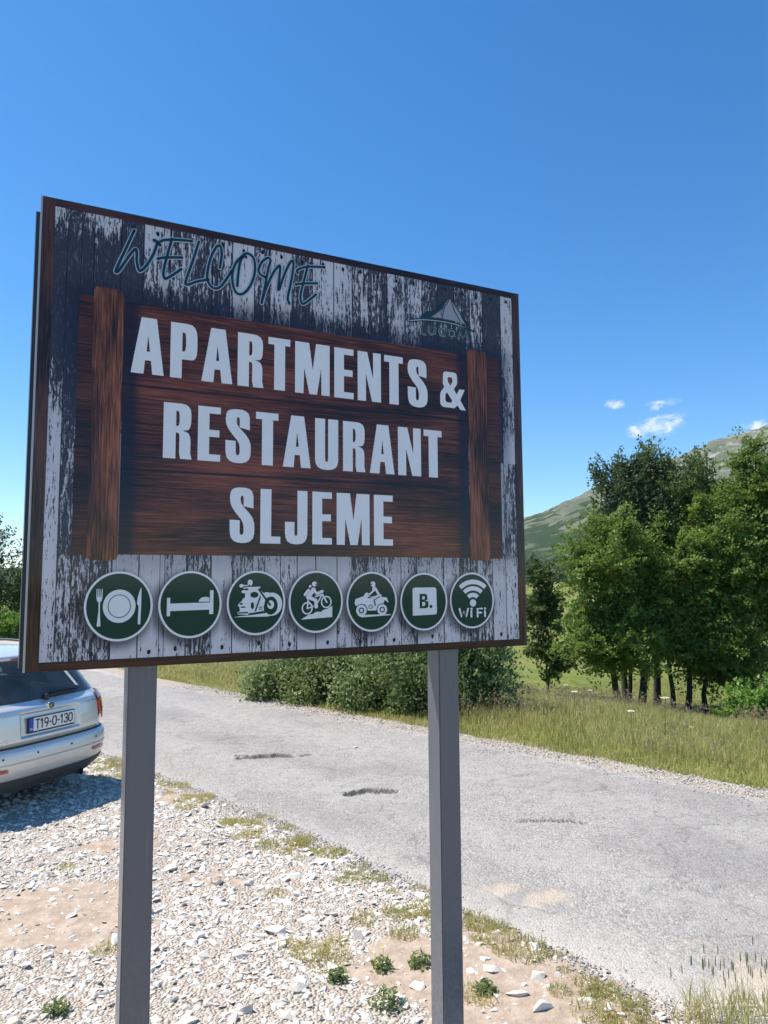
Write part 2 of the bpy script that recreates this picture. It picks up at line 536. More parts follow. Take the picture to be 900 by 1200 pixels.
def mat_white_planks():
    """printed picture of weathered white planks, dark where the boards were printed with drop shadows"""
    mt, nt, b = new_mat('white_plank_print')
    o = OBJ(nt)
    xyz = ND(nt, 'ShaderNodeSeparateXYZ', {0: o})
    x, z = xyz.outputs[0], xyz.outputs[2]
    uv = ND(nt, 'ShaderNodeUVMap', uv_map='plank').outputs[0]
    us = ND(nt, 'ShaderNodeSeparateXYZ', {0: uv})
    across, pr = us.outputs[0], us.outputs[1]
    off = ND(nt, 'ShaderNodeCombineXYZ', {0: MA(nt, 'MULTIPLY', pr, 13.0), 1: MA(nt, 'MULTIPLY', pr, 31.0), 2: MA(nt, 'MULTIPLY', pr, 7.0)}).outputs[0]
    v = VM(nt, 'ADD', o, off)
    streak = NOISE(nt, SCL(nt, v, (95., 1., 8.)), 1., 7, .72, .25)
    speck = NOISE(nt, SCL(nt, v, (190., 1., 45.)), 1., 4, .7)
    region = NOISE(nt, SCL(nt, v, (7., 1., 2.6)), 1., 4, .6)
    # printed shade round the brown boards and below the round symbols
    vt = MA(nt, 'SUBTRACT', STOP, z)
    def rect(x0, x1, v0, v1):
        dx = MA(nt, 'SUBTRACT', MA(nt, 'ABSOLUTE', MA(nt, 'SUBTRACT', x, (x0 + x1) / 2)), (x1 - x0) / 2)
        dy = MA(nt, 'SUBTRACT', MA(nt, 'ABSOLUTE', MA(nt, 'SUBTRACT', vt, (v0 + v1) / 2)), (v1 - v0) / 2)
        dx = MA(nt, 'MAXIMUM', dx, 0.0); dy = MA(nt, 'MAXIMUM', dy, 0.0)
        return MA(nt, 'SQRT', MA(nt, 'ADD', MA(nt, 'MULTIPLY', dx, dx), MA(nt, 'MULTIPLY', dy, dy)))
    upper = SS(nt, vt, .9, .6)
    d = rect(-.875, .885, .325, 1.225)
    sh = MA(nt, 'MULTIPLY', SS(nt, d, .105, .0), MA(nt, 'ADD', .45, MA(nt, 'MULTIPLY', upper, .55)))
    sh = MA(nt, 'MULTIPLY', sh, MA(nt, 'SUBTRACT', 1.0, MA(nt, 'MULTIPLY', SS(nt, x, -.86, -.88), MA(nt, 'MULTIPLY', SS(nt, vt, .45, .85), .6))))
    ic = None
    for (cx, cy) in ICONS:
        dd = VM(nt, 'LENGTH', ND(nt, 'ShaderNodeCombineXYZ', {0: MA(nt, 'SUBTRACT', x, cx - 1.0 - .012), 1: MA(nt, 'SUBTRACT', vt, cy + .016)}).outputs[0])
        k = SS(nt, dd, .155, .105)
        ic = k if ic is None else MA(nt, 'MAXIMUM', ic, k)
    lower = SS(nt, vt, 1.20, 1.27)
    leftc = MA(nt, 'MULTIPLY', SS(nt, x, -.855, -.88), MA(nt, 'MULTIPLY', SS(nt, vt, .12, .28), SS(nt, vt, .62, .40)))
    topl = MA(nt, 'MULTIPLY', SS(nt, x, -.50, -.80), MA(nt, 'MULTIPLY', SS(nt, vt, .05, .16), SS(nt, vt, .62, .40)))
    seam = SS(nt, MA(nt, 'ABSOLUTE', MA(nt, 'SUBTRACT', across, .5)), .462, .486)
    val = MA(nt, 'ADD', MA(nt, 'MULTIPLY', streak, .85), MA(nt, 'MULTIPLY', region, .40))
    val = MA(nt, 'ADD', val, MA(nt, 'MULTIPLY', MA(nt, 'SUBTRACT', speck, .5), .70))
    val = MA(nt, 'ADD', val, MA(nt, 'MULTIPLY', MA(nt, 'SUBTRACT', pr, .5), .26))
    val = MA(nt, 'SUBTRACT', val, MA(nt, 'MULTIPLY', lower, .055))
    val = MA(nt, 'ADD', val, MA(nt, 'MULTIPLY', leftc, .20))
    val = MA(nt, 'ADD', val, MA(nt, 'MULTIPLY', topl, .20))
    val = MA(nt, 'ADD', val, MA(nt, 'MULTIPLY', MA(nt, 'MULTIPLY', sh, upper), .10))
    val = MA(nt, 'ADD', val, MA(nt, 'MULTIPLY', upper, .045))
    dark = SS(nt, val, .585, .66)
    fleck = NOISE(nt, SCL(nt, v, (260., 1., 30.)), 1., 5, .75)
    dark = MA(nt, 'SUBTRACT', dark, MA(nt, 'MULTIPLY', SS(nt, fleck, .54, .68), .24), clamp=True)
    col = MIX(nt, SS(nt, region, .3, .7), (.60, .585, .63), (.50, .49, .545))
    col = MIX(nt, MA(nt, 'MULTIPLY', dark, .95), col, (.013, .012, .026))
    col = MIX(nt, MA(nt, 'MULTIPLY', sh, .78), col, (.012, .013, .034))
    col = MIX(nt, MA(nt, 'MULTIPLY', ic, .82), col, (.02, .02, .035))
    col = MIX(nt, MA(nt, 'MULTIPLY', seam, .9), col, (.010, .010, .016))
    setp(nt, b, col=col, rough=.5, spec=.12, coat=.5, coatr=.08)
    return mt


def mat_brown(name, axis, lo=(.012, .0075, .008), mid=(.078, .0205, .0145), hi=(.30, .086, .046), bias=0.0, shade=()):
    mt, nt, b = new_mat(name)
    o = OBJ(nt)
    pr = ISL(nt)
    v = VM(nt, 'ADD', o, ND(nt, 'ShaderNodeCombineXYZ', {0: MA(nt, 'MULTIPLY', pr, 9.0), 2: MA(nt, 'MULTIPLY', pr, 5.0)}).outputs[0])
    s1 = (4.0, 1., 210.) if axis == 'x' else (210., 1., 6.0)
    s2 = (1.5, 1., 5.) if axis == 'x' else (9., 1., 2.2)
    a = NOISE(nt, SCL(nt, v, s1), 1., 7, .72, .5)
    g = NOISE(nt, SCL(nt, v, s2), 1., 3, .5)
    k = MA(nt, 'ADD', MA(nt, 'MULTIPLY', a, .9), MA(nt, 'ADD', MA(nt, 'MULTIPLY', MA(nt, 'SUBTRACT', g, .5), .72), bias))
    k = MA(nt, 'ADD', k, MA(nt, 'MULTIPLY', MA(nt, 'SUBTRACT', NOISE(nt, SCL(nt, v, tuple(q_ * 2.1 for q_ in s1)), 1., 4, .7), .5), .45))
    col = RAMP(nt, k, [(.33, lo), (.44, mid), (.56, tuple(.5 * (p + q) for p, q in zip(mid, hi))), (.68, hi)])
    xyz = ND(nt, 'ShaderNodeSeparateXYZ', {0: o})
    for (x0, w) in shade:        # printed drop shadow of the upright boards
        d = MA(nt, 'ABSOLUTE', MA(nt, 'SUBTRACT', xyz.outputs[0], x0))
        col = MIX(nt, MA(nt, 'MULTIPLY', SS(nt, d, w, w * .3), .85), col, (.008, .008, .022))
    for z0 in (STOP - .625, STOP - .925):
        if axis == 'x' and shade:
            d = MA(nt, 'ABSOLUTE', MA(nt, 'SUBTRACT', xyz.outputs[2], z0))
            col = MIX(nt, MA(nt, 'MULTIPLY', SS(nt, d, .009, .001), .85), col, (.006, .005, .008))
    setp(nt, b, col=col, rough=.5, spec=.12, coat=.5, coatr=.08)
    return mt


ICONS = [(.2822, 1.4006), (.524, 1.3993), (.7662, 1.3979), (1.0033, 1.3980), (1.2424, 1.4020), (1.4820, 1.4060), (1.7190, 1.4050)]
IRX, IRY = .1118, .1190
M['white_print'] = mat_white_planks()
M['board'] = mat_brown('brown_board_print', 'x', shade=((-.715, .065), (.700, .06)))
M['board_side'] = mat_brown('brown_side_print', 'x', hi=(.13, .05, .03), bias=-.05)
M['upright'] = mat_brown('brown_upright_print', 'z', mid=(.085, .027, .016), hi=(.42, .135, .060), bias=.02)
M['border_h'] = mat_brown('brown_border_print', 'x', mid=(.042, .018, .017), hi=(.12, .05, .035))
M['border_v'] = mat_brown('brown_border_upright_print', 'z', mid=(.048, .022, .019), hi=(.14, .06, .038))
def vinyl(name, col, rough=.45):
    mt, nt, b = new_mat(name)
    n = NOISE(nt, OBJ(nt), 9, 4)
    setp(nt, b, col=MIX(nt, n, tuple(c * .94 for c in col), tuple(min(1, c * 1.05) for c in col)), rough=rough, spec=.12, coat=.5, coatr=.08)
    return mt
M['letter'] = vinyl('pale_letter_vinyl', (.76, .765, .79))
M['symbol_white'] = vinyl('symbol_white_vinyl', (.72, .73, .76))
M['symbol_green'] = vinyl('symbol_green_vinyl', (.003, .036, .030))
M['teal'] = vinyl('teal_script_vinyl', (.006, .040, .062))
M['halo'] = vinyl('script_outline_vinyl', (.42, .50, .58))
M['logo_dim'] = vinyl('logo_grey_vinyl', (.30, .31, .36))
M['nail'] = vinyl('printed_nail', (.012, .011, .018))
M['alu'] = simple('aluminium_edge', (.42, .40, .41), .45, .35, .06)
M['panel_back'] = simple('panel_back_grey', (.035, .045, .055), .5, 0, .1)
def post_mat():
    mt, nt, b = new_mat('slate_grey_paint')
    o = OBJ(nt)
    z = ND(nt, 'ShaderNodeSeparateXYZ', {0: o}).outputs[2]
    a = NOISE(nt, SCL(nt, o, (6., 6., 1.5)), 1., 6, .65)
    sc = NOISE(nt, SCL(nt, o, (160., 160., 3.)), 1., 3, .6)
    sp = NOISE(nt, o, 60, 3, .6)
    col = MIX(nt, a, (.080, .086, .104), (.106, .112, .132))
    col = MIX(nt, MA(nt, 'MULTIPLY', SS(nt, sc, .62, .72), .5), col, (.20, .20, .21))
    dust = MA(nt, 'MULTIPLY', SS(nt, MA(nt, 'ADD', z, MA(nt, 'MULTIPLY', a, .9)), 1.7, .3), .32)
    col = MIX(nt, MA(nt, 'MULTIPLY', dust, SS(nt, sp, .35, .7)), col, (.36, .31, .25))
    setp(nt, b, col=col, rough=MA(nt, 'ADD', .30, MA(nt, 'MULTIPLY', a, .2)), spec=.7, coat=.3, coatr=.15)
    return mt
M['post'] = post_mat()

sign = empty('welcome_sign', (SIGN_C[0], SIGN_C[1], 0), YAW)
tag(sign, 'large wooden-look welcome sign for apartments and restaurant on two grey posts', 'sign')


def quad_uv(name, strips, mat, parent, y):
    """strips: (u0,u1,v0,v1,rand) on the sign face, one quad each with a plank-wise uv"""
    V = []; F = []; UV = []
    for (u0, u1, v0, v1, r) in strips:
        k = len(V)
        V += [(u0 - 1, y, STOP - v1), (u1 - 1, y, STOP - v1), (u1 - 1, y, STOP - v0), (u0 - 1, y, STOP - v0)]
        F.append((k, k + 1, k + 2, k + 3))
        UV += [(0, r), (1, r), (1, r), (0, r)]
    me = bpy.data.meshes.new(name)
    me.from_pydata(V, [], F)
    l = me.uv_layers.new(name='plank')
    for i, c in enumerate(UV): l.data[i].uv = c
    me.materials.append(mat)
    return link(name, me, parent)


# panel slab behind the print
MB().box((-1, .0005, STOP - SH), (1, .018, STOP)).build('front_panel', M['panel_back'], sign)
SEAM_T = [.0384, .127, .168, .259, .3355, .4287, .5854, .66, .747, .81, .90, .985, 1.0778, 1.16, 1.2347, 1.32, 1.4073, 1.49, 1.5672, 1.65, 1.7345, 1.80, 1.9003, 1.966]
SEAM_B = [.127, .2558, .345, .417, .432, .508, .5968, .675, .7522, .798, .86, .9261, 1.0027, 1.092, 1.155, 1.2213, 1.30, 1.3756, 1.45, 1.5789, 1.66, 1.7505, 1.83, 1.90, 1.966]
strips = [(a, b, .025, .80, random.random()) for a, b in zip(SEAM_T[1:-1], SEAM_T[2:])]
strips += [(a, b, .80, 1.580, random.random()) for a, b in zip(SEAM_B[:-1], SEAM_B[1:])]
strips += [(.0384, .0826, .025, 1.580, .35), (.0826, .127, .025, 1.580, .6)]
quad_uv('plank_print', strips, M['white_print'], sign, -.0005)
quad_uv('border_strip', [(.0, 2.0, .0, .0262, 0)], M['border_h'], sign, -.0012)
quad_uv('border_strip', [(.0, 2.0, 1.5785, SH, 0)], M['border_h'], sign, -.0012)
quad_uv('border_strip', [(.0, .0395, .0, SH, 0)], M['border_v'], sign, -.0018)
quad_uv('border_strip', [(1.9655, 2.0, .0, SH, 0)], M['border_v'], sign, -.0018)
# brown name board: three boards, side pieces and two uprights
for a, b in ((.326, .625), (.625, .925), (.925, 1.224)):
    quad_uv('name_board', [(.2745, 1.7145, a, b, 0)], M['board'], sign, -.0012)
quad_uv('side_board', [(.1255, .1745, .324, 1.226, 0)], M['board_side'], sign, -.0012)
quad_uv('side_board', [(1.815, 1.885, .319, 1.226, 0)], M['board_side'], sign, -.0012)


def contour_mesh(name, contours, mat, parent, y, org=(0, 0)):
    """filled flat shape on the sign face; contours in (u,v) metres, even-odd holes"""
    cu = bpy.data.curves.new(name, 'CURVE')
    cu.dimensions = '2D'
    cu.fill_mode = 'BOTH'
    for c in contours:
        sp = cu.splines.new('POLY')
        sp.points.add(len(c) - 1)
        for p, (u, v) in zip(sp.points, c): p.co = (u, -v, 0, 1)
        sp.use_cyclic_u = True
    t = bpy.data.objects.new(name, cu)
    me = bpy.data.meshes.new_from_object(t)
    bpy.data.objects.remove(t); bpy.data.curves.remove(cu)
    return face_up(name, me, mat, parent, y, org)


def face_up(name, me, mat, parent, y, org=(0, 0)):
    for v in me.vertices:
        a, b = v.co.x, v.co.y
        v.co = (org[0] + a - 1, y, STOP - org[1] + b)
    me.name = name
    me.materials.clear(); me.materials.append(mat)
    return link(name, me, parent)


def text_mesh(txt, x0, x1, y0, y1, bold=0.0, space=1.0):
    """outline text (built-in lettering) fitted into a box, returned as a flat mesh"""
    cu = bpy.data.curves.new('text', 'FONT')
    cu.body = txt; cu.size = 1; cu.offset = bold; cu.space_character = space
    t = bpy.data.objects.new('text', cu)
    me = bpy.data.meshes.new_from_object(t)
    bpy.data.objects.remove(t); bpy.data.curves.remove(cu)
    n = len(me.vertices); a = np.zeros(n * 3); me.vertices.foreach_get('co', a); a = a.reshape(-1, 3)
    lo, hi = a.min(0), a.max(0)
    a[:, 0] = x0 + (a[:, 0] - lo[0]) / (hi[0] - lo[0]) * (x1 - x0)
    a[:, 1] = y0 + (a[:, 1] - lo[1]) / (hi[1] - lo[1]) * (y1 - y0)
    a[:, 2] = 0
    me.vertices.foreach_set('co', a.ravel())
    return me


def rnd(c, rad, n=4):
    """round the corners of a contour; rad maps index -> fraction"""
    out = []
    L_ = len(c)
    for i, p in enumerate(c):
        r = rad.get(i, 0)
        if not r: out.append(p); continue
        a, b = c[i - 1], c[(i + 1) % L_]
        p0 = (p[0] + (a[0] - p[0]) * r, p[1] + (a[1] - p[1]) * r)
        p1 = (p[0] + (b[0] - p[0]) * r, p[1] + (b[1] - p[1]) * r)
        for k in range(n + 1):
            t = k / n
            out.append(tuple((1 - t) ** 2 * p0[j] + 2 * t * (1 - t) * p[j] + t * t * p1[j] for j in (0, 1)))
    return out


GL = {
 'E': [[(0, 0), (1, 0), (1, .125), (.5, .125), (.5, .445), (.95, .445), (.95, .575), (.5, .575), (.5, .875), (1, .875), (1, 1), (0, 1)]],
 'T': [[(0, 1), (1, 1), (1, .865), (.765, .865), (.765, 0), (.27, 0), (.27, .865), (0, .865)]],
 'L': [[(0, 1), (.54, 1), (.54, .13), (1, .13), (1, 0), (0, 0)]],
 'N': [[(0, 0), (0, 1), (.41, 1), (.66, .46), (.66, 1), (1, 1), (1, 0), (.61, 0), (.35, .56), (.35, 0)]],
 'M': [[(0, 0), (0, 1), (.4, 1), (.505, .48), (.6, 1), (1, 1), (1, 0), (.76, 0), (.75, .52), (.63, 0), (.41, 0), (.26, .5), (.24, 0)]],
 'A': [[(0, 0), (.29, 1), (.757, 1), (1, 0), (.65, 0), (.6, .24), (.42, .24), (.385, 0)], [(.505, .69), (.565, .4), (.463, .4)]],
 'P': [rnd([(0, 0), (0, 1), (1, 1), (1, .345), (.43, .345), (.43, 0)], {2: .36, 3: .34}), rnd([(.435, .835), (.575, .835), (.575, .49), (.435, .49)], {1: .5, 2: .5})],
 'R': [rnd([(0, 0), (0, 1), (.97, 1), (.97, .53), (.66, .515), (.96, .46), (.95, .12), (1, 0), (.6, 0), (.555, .12), (.565, .46), (.434, .47), (.434, 0)], {2: .38, 3: .45, 5: .45, 10: .35}), rnd([(.44, .86), (.56, .86), (.56, .59), (.44, .59)], {1: .5, 2: .5})],
 'S': [[(.953, .632), (.556, .668), (.556, .823), (.53, .852), (.5, .86), (.46, .85), (.438, .823), (.438, .77), (.46, .72), (.55, .66), (.80, .54), (.93, .45), (.99, .36), (1, .28), (.99, .163), (.94, .085), (.82, .03), (.66, .004), (.5, 0), (.32, .008), (.17, .037), (.07, .09), (.03, .16), (.012, .25), (.012, .416), (.408, .41), (.41, .19), (.44, .155), (.48, .143), (.53, .155), (.562, .19), (.562, .30), (.53, .37), (.45, .435), (.25, .54), (.10, .64), (.03, .72), (.012, .81), (.03, .90), (.09, .96), (.2, .99), (.36, 1.005), (.5, 1.005), (.66, 1.003), (.79, .983), (.90, .94), (.95, .86)]],
 'U': [[(0, 1), (.43, 1), (.43, .2), (.455, .16), (.495, .148), (.535, .16), (.56, .2), (.56, 1), (1, 1), (1, .18), (.965, .10), (.88, .04), (.72, .004), (.5, -.008), (.28, .004), (.12, .04), (.035, .10), (0, .18)]],
 'J': [[(.55, 1), (1, 1), (1, .2), (.97, .11), (.88, .04), (.74, .006), (.5, -.008), (.26, .006), (.1, .05), (.025, .12), (0, .2), (0, .41), (.42, .41), (.42, .2), (.445, .16), (.485, .148), (.53, .16), (.55, .2)]],
 '&': [rnd([(.13, 1), (.66, 1), (.68, .70), (.54, .55), (.64, .41), (.76, .56), (.97, .56), (.79, .27), (1, .0), (.79, 0), (.67, .115), (.56, .03), (.1, .03), (.0, .1), (.0, .42), (.17, .565), (.11, .66)], {0: .25, 1: .28, 2: .3, 12: .15, 13: .3, 14: .4, 15: .2}),
       [(.30, .83), (.33, .86), (.46, .86), (.49, .82), (.49, .75), (.41, .63), (.32, .72)], [(.27, .44), (.47, .23), (.43, .165), (.26, .165), (.205, .215), (.205, .37)]],
}
LINES = [
 (.374, .206, .0075, 'A.2999-.4138 P.4358-.5323 A.5488-.6646 R.6841-.7855 T.804-.8929 M.913-1.0592 E1.0792-1.1642 N1.1825-1.2884 T1.3038-1.3919 S1.4135-1.5112'),
 (.674, .203, .006, 'R.4167-.5183 E.5397-.6229 S.6406-.7386 T.7576-.8463 A.8652-.9791 U.9974-1.0961 R1.1169-1.2159 A1.2354-1.3488 N1.3655-1.4751 T1.4887-1.5775'),
 (.971, .206, .0, 'S.6603-.7556 L.7781-.8573 J.8754-.9663 E.9867-1.0689 M1.0893-1.2332 E1.2527-1.3391'),
]
for v0, hh, drop, txt in LINES:
    for w in txt.split():
        a, b = w[1:].split('-')
        a, b = float(a), float(b)
        dv = drop * (a - .3)
        contour_mesh('letter', [[(a + x * (b - a), v0 + dv + (1 - y) * hh) for x, y in c] for c in GL[w[0]]], M['letter'], sign, -.0030)
contour_mesh('ampersand', [[(1.573 + x * .130, .4157 + (1 - y) * .163) for x, y in c] for c in GL['&']], M['letter'], sign, -.0030)

for u0, u1, v0, v1 in ((.172, .2735, .287, 1.2455), (1.7155, 1.818, .300, 1.2355)):
    wv = [(u0 + .008, v0), (u1 - .014, v0), (u1 - .003, v0 + .010), (u1, v0 + .04), (u1 - .002, .7), (u1, v1 - .03), (u1 - .004, v1 - .004), (u1 - .03, v1), (u0 + .012, v1 - .002), (u0, v1 - .012), (u0 + .002, .75), (u0, v0 + .012)]
    contour_mesh('upright_board', [wv], M['upright'], sign, -.0022)


def smooth_path(p, n=5):
    P = np.array(p, float)
    out = []
    for i in range(len(P) - 1):
        a = P[max(i - 1, 0)]; b = P[i]; c = P[i + 1]; d = P[min(i + 2, len(P) - 1)]
        for k in range(n):
            t = k / n
            out.append(.5 * ((2 * b) + (-a + c) * t + (2 * a - 5 * b + 4 * c - d) * t * t + (-a + 3 * b - 3 * c + d) * t ** 3))
    out.append(P[-1])
    return np.array(out)


def ribbon(path, w, sm=True, cap=True):
    """flat stroke of width w along a (u,v) path -> V, F in (u,v)"""
    P = smooth_path(path) if sm and len(path) > 2 else np.array(path, float)
    T = np.gradient(P, axis=0); T /= np.linalg.norm(T, axis=1)[:, None] + 1e-9
    Nn = np.stack([-T[:, 1], T[:, 0]], 1)
    V = np.concatenate([P + Nn * w / 2, P - Nn * w / 2])
    n = len(P)
    F = [(i, i + 1, n + i + 1, n + i) for i in range(n - 1)]
    V = [tuple(v) for v in V]
    if cap:
        for c in (P[0], P[-1]):
            k = len(V)
            V += [(c[0] + w / 2 * math.cos(a * math.pi / 5), c[1] + w / 2 * math.sin(a * math.pi / 5)) for a in range(10)]
            F.append(tuple(range(k, k + 10)))
    return V, F


def strokes(name, paths, w, mat, parent, y, sm=True):
    V = []; F = []
    for j, p in enumerate(paths):
        v, f = ribbon(p, w, sm)
        k = len(V)
        V += [(a - 1, y - .00012 * j, STOP - b) for a, b in v]
        F += [tuple(i + k for i in q) for q in f]
    me = bpy.data.meshes.new(name); me.from_pydata(V, [], F); me.materials.append(mat)
    return link(name, me, parent)


STROKES = [[(0.3, 0.058), (0.271, 0.137), (0.242, 0.215), (0.246, 0.223), (0.256, 0.21), (0.286, 0.154), (0.304, 0.128), (0.31, 0.133), (0.311, 0.168), (0.317, 0.197), (0.325, 0.204), (0.344, 0.182), (0.367, 0.136), (0.38, 0.091), (0.376, 0.081), (0.368, 0.081)],
 [(0.392, 0.095), (0.385, 0.089), (0.4, 0.075), (0.433, 0.065), (0.471, 0.059), (0.505, 0.056)], [(0.433, 0.061), (0.415, 0.138), (0.405, 0.191), (0.408, 0.215), (0.416, 0.216), (0.438, 0.199), (0.468, 0.171)], [(0.384, 0.148), (0.41, 0.138), (0.47, 0.126)],
 [(0.531, 0.052), (0.509, 0.134), (0.485, 0.216), (0.494, 0.225), (0.528, 0.207), (0.569, 0.192)],
 [(0.611, 0.138), (0.617, 0.093), (0.615, 0.06), (0.604, 0.052), (0.586, 0.08), (0.571, 0.127), (0.564, 0.18), (0.572, 0.208), (0.591, 0.222), (0.614, 0.212), (0.636, 0.179), (0.656, 0.142)],
 [(0.712, 0.077), (0.702, 0.075), (0.678, 0.098), (0.663, 0.133), (0.659, 0.175), (0.67, 0.218), (0.693, 0.228), (0.721, 0.203), (0.742, 0.155), (0.748, 0.111), (0.741, 0.075), (0.72, 0.061), (0.701, 0.07), (0.689, 0.101), (0.682, 0.15), (0.679, 0.197)],
 [(0.789, 0.142), (0.768, 0.134), (0.762, 0.116), (0.775, 0.084), (0.797, 0.063), (0.809, 0.07), (0.8, 0.112), (0.787, 0.184), (0.775, 0.248)],
 [(0.775, 0.248), (0.792, 0.188), (0.821, 0.119), (0.843, 0.087), (0.849, 0.097), (0.842, 0.187), (0.865, 0.121), (0.889, 0.065), (0.903, 0.056), (0.903, 0.087), (0.892, 0.154), (0.881, 0.21), (0.888, 0.232)],
 [(0.921, 0.101), (0.921, 0.088), (0.953, 0.07), (0.993, 0.061), (1.036, 0.055)], [(0.965, 0.061), (0.948, 0.128), (0.934, 0.19), (0.938, 0.22), (0.954, 0.218), (1.0, 0.175)], [(0.913, 0.149), (0.948, 0.139), (1.004, 0.128)]]
WL = [('letter', (0,)), ('letter', (1, 2, 3)), ('letter', (4,)), ('letter', (5,)), ('letter', (6,)), ('letter', (7, 8)), ('letter', (9, 10, 11))]
strokes('script_outline', STROKES, .0165, M['halo'], sign, -.0020)
for i, (nm, ids) in enumerate(WL):
    strokes('script_letter', [STROKES[k] for k in ids], .0098, M['teal'], sign, -.0040)

# small mountain emblem with its name
LG = dict(
 hills=[[(1.479, 0.193), (1.511, 0.163), (1.534, 0.161), (1.558, 0.146), (1.552, 0.158), (1.534, 0.167), (1.526, 0.184)], [(1.571, 0.141), (1.593, 0.111), (1.609, 0.102), (1.6, 0.123), (1.589, 0.142)], [(1.688, 0.155), (1.71, 0.166), (1.736, 0.199), (1.718, 0.192), (1.7, 0.177)]],
 peak=[(1.534, 0.182), (1.578, 0.144), (1.631, 0.079), (1.683, 0.148), (1.709, 0.187), (1.647, 0.181), (1.577, 0.179)],
 arcs=[[(1.429, 0.21), (1.492, 0.196), (1.556, 0.19), (1.621, 0.189), (1.687, 0.195), (1.754, 0.212)], [(1.433, 0.219), (1.512, 0.203), (1.577, 0.2), (1.642, 0.201), (1.709, 0.207), (1.754, 0.218)]],
 ridge=[[(1.477, 0.194), (1.511, 0.161), (1.534, 0.159), (1.56, 0.144), (1.591, 0.111), (1.631, 0.079), (1.657, 0.11), (1.688, 0.148), (1.736, 0.199)], [(1.631, 0.083), (1.6, 0.131), (1.59, 0.179)], [(1.636, 0.086), (1.652, 0.134), (1.683, 0.18)], [(1.534, 0.18), (1.556, 0.165), (1.582, 0.143), (1.586, 0.168)]],
 letters=[[(1.482, 0.23), (1.486, 0.263), (1.503, 0.264)], [(1.523, 0.227), (1.522, 0.25), (1.533, 0.26), (1.55, 0.252), (1.553, 0.227)], [(1.6, 0.221), (1.585, 0.224), (1.574, 0.239), (1.58, 0.255), (1.6, 0.256)], [(1.637, 0.223), (1.622, 0.233), (1.622, 0.253), (1.637, 0.259), (1.654, 0.25), (1.655, 0.232), (1.64, 0.223)], [(1.673, 0.258), (1.682, 0.228), (1.695, 0.252), (1.714, 0.228), (1.724, 0.262)]])
emb = contour_mesh('emblem', [LG['peak']], M['logo_dim'], sign, -.0012)
for h_ in LG['hills']: contour_mesh('emblem_hill', [h_], M['teal'], emb, -.0022)
strokes('emblem_ridge', LG['ridge'], .0035, M['teal'], emb, -.0030, False)
strokes('emblem_arc', LG['arcs'], .0042, M['teal'], emb, -.0030)
strokes('emblem_arc_light', [[(u, v + .0055) for u, v in a] for a in LG['arcs'][:1]], .0035, M['halo'], emb, -.0020)
strokes('emblem_name_outline', LG['letters'], .0105, M['halo'], emb, -.0018, False)
for l in LG['letters']: strokes('emblem_letter', [l], .0058, M['teal'], emb, -.0034, len(l) > 5)

# printed nail heads along the top and bottom of the planks
nv = []
for (u, v) in [(a + (b - a) * f_, .047 + random.uniform(-.006, .008)) for a, b in zip(SEAM_T[3:-1], SEAM_T[4:]) for f_ in (.5,)] + [(a + (b - a) * .55, 1.555 + random.uniform(-.01, .006)) for a, b in zip(SEAM_B[:-1:2], SEAM_B[1::2])]:
    nv.append([(u + .0065 * math.cos(k * math.pi / 5) * random.uniform(.8, 1.1), v + .009 * math.sin(k * math.pi / 5) * random.uniform(.8, 1.2)) for k in range(10)])
for c_ in nv: contour_mesh('printed_nail', [c_], M['nail'], sign, -.0016)

# ---- the seven round symbols
def ell(cx, cy, rx, ry, n=28, a0=0, a1=2 * math.pi):
    return [(cx + rx * math.cos(a0 + (a1 - a0) * k / n), cy + ry * math.sin(a0 + (a1 - a0) * k / n)) for k in range(n)]


def band(path, w, sx=1.0):
    v, f = ribbon(path, w, False)
    return [[v[i] for i in q] for q in f]


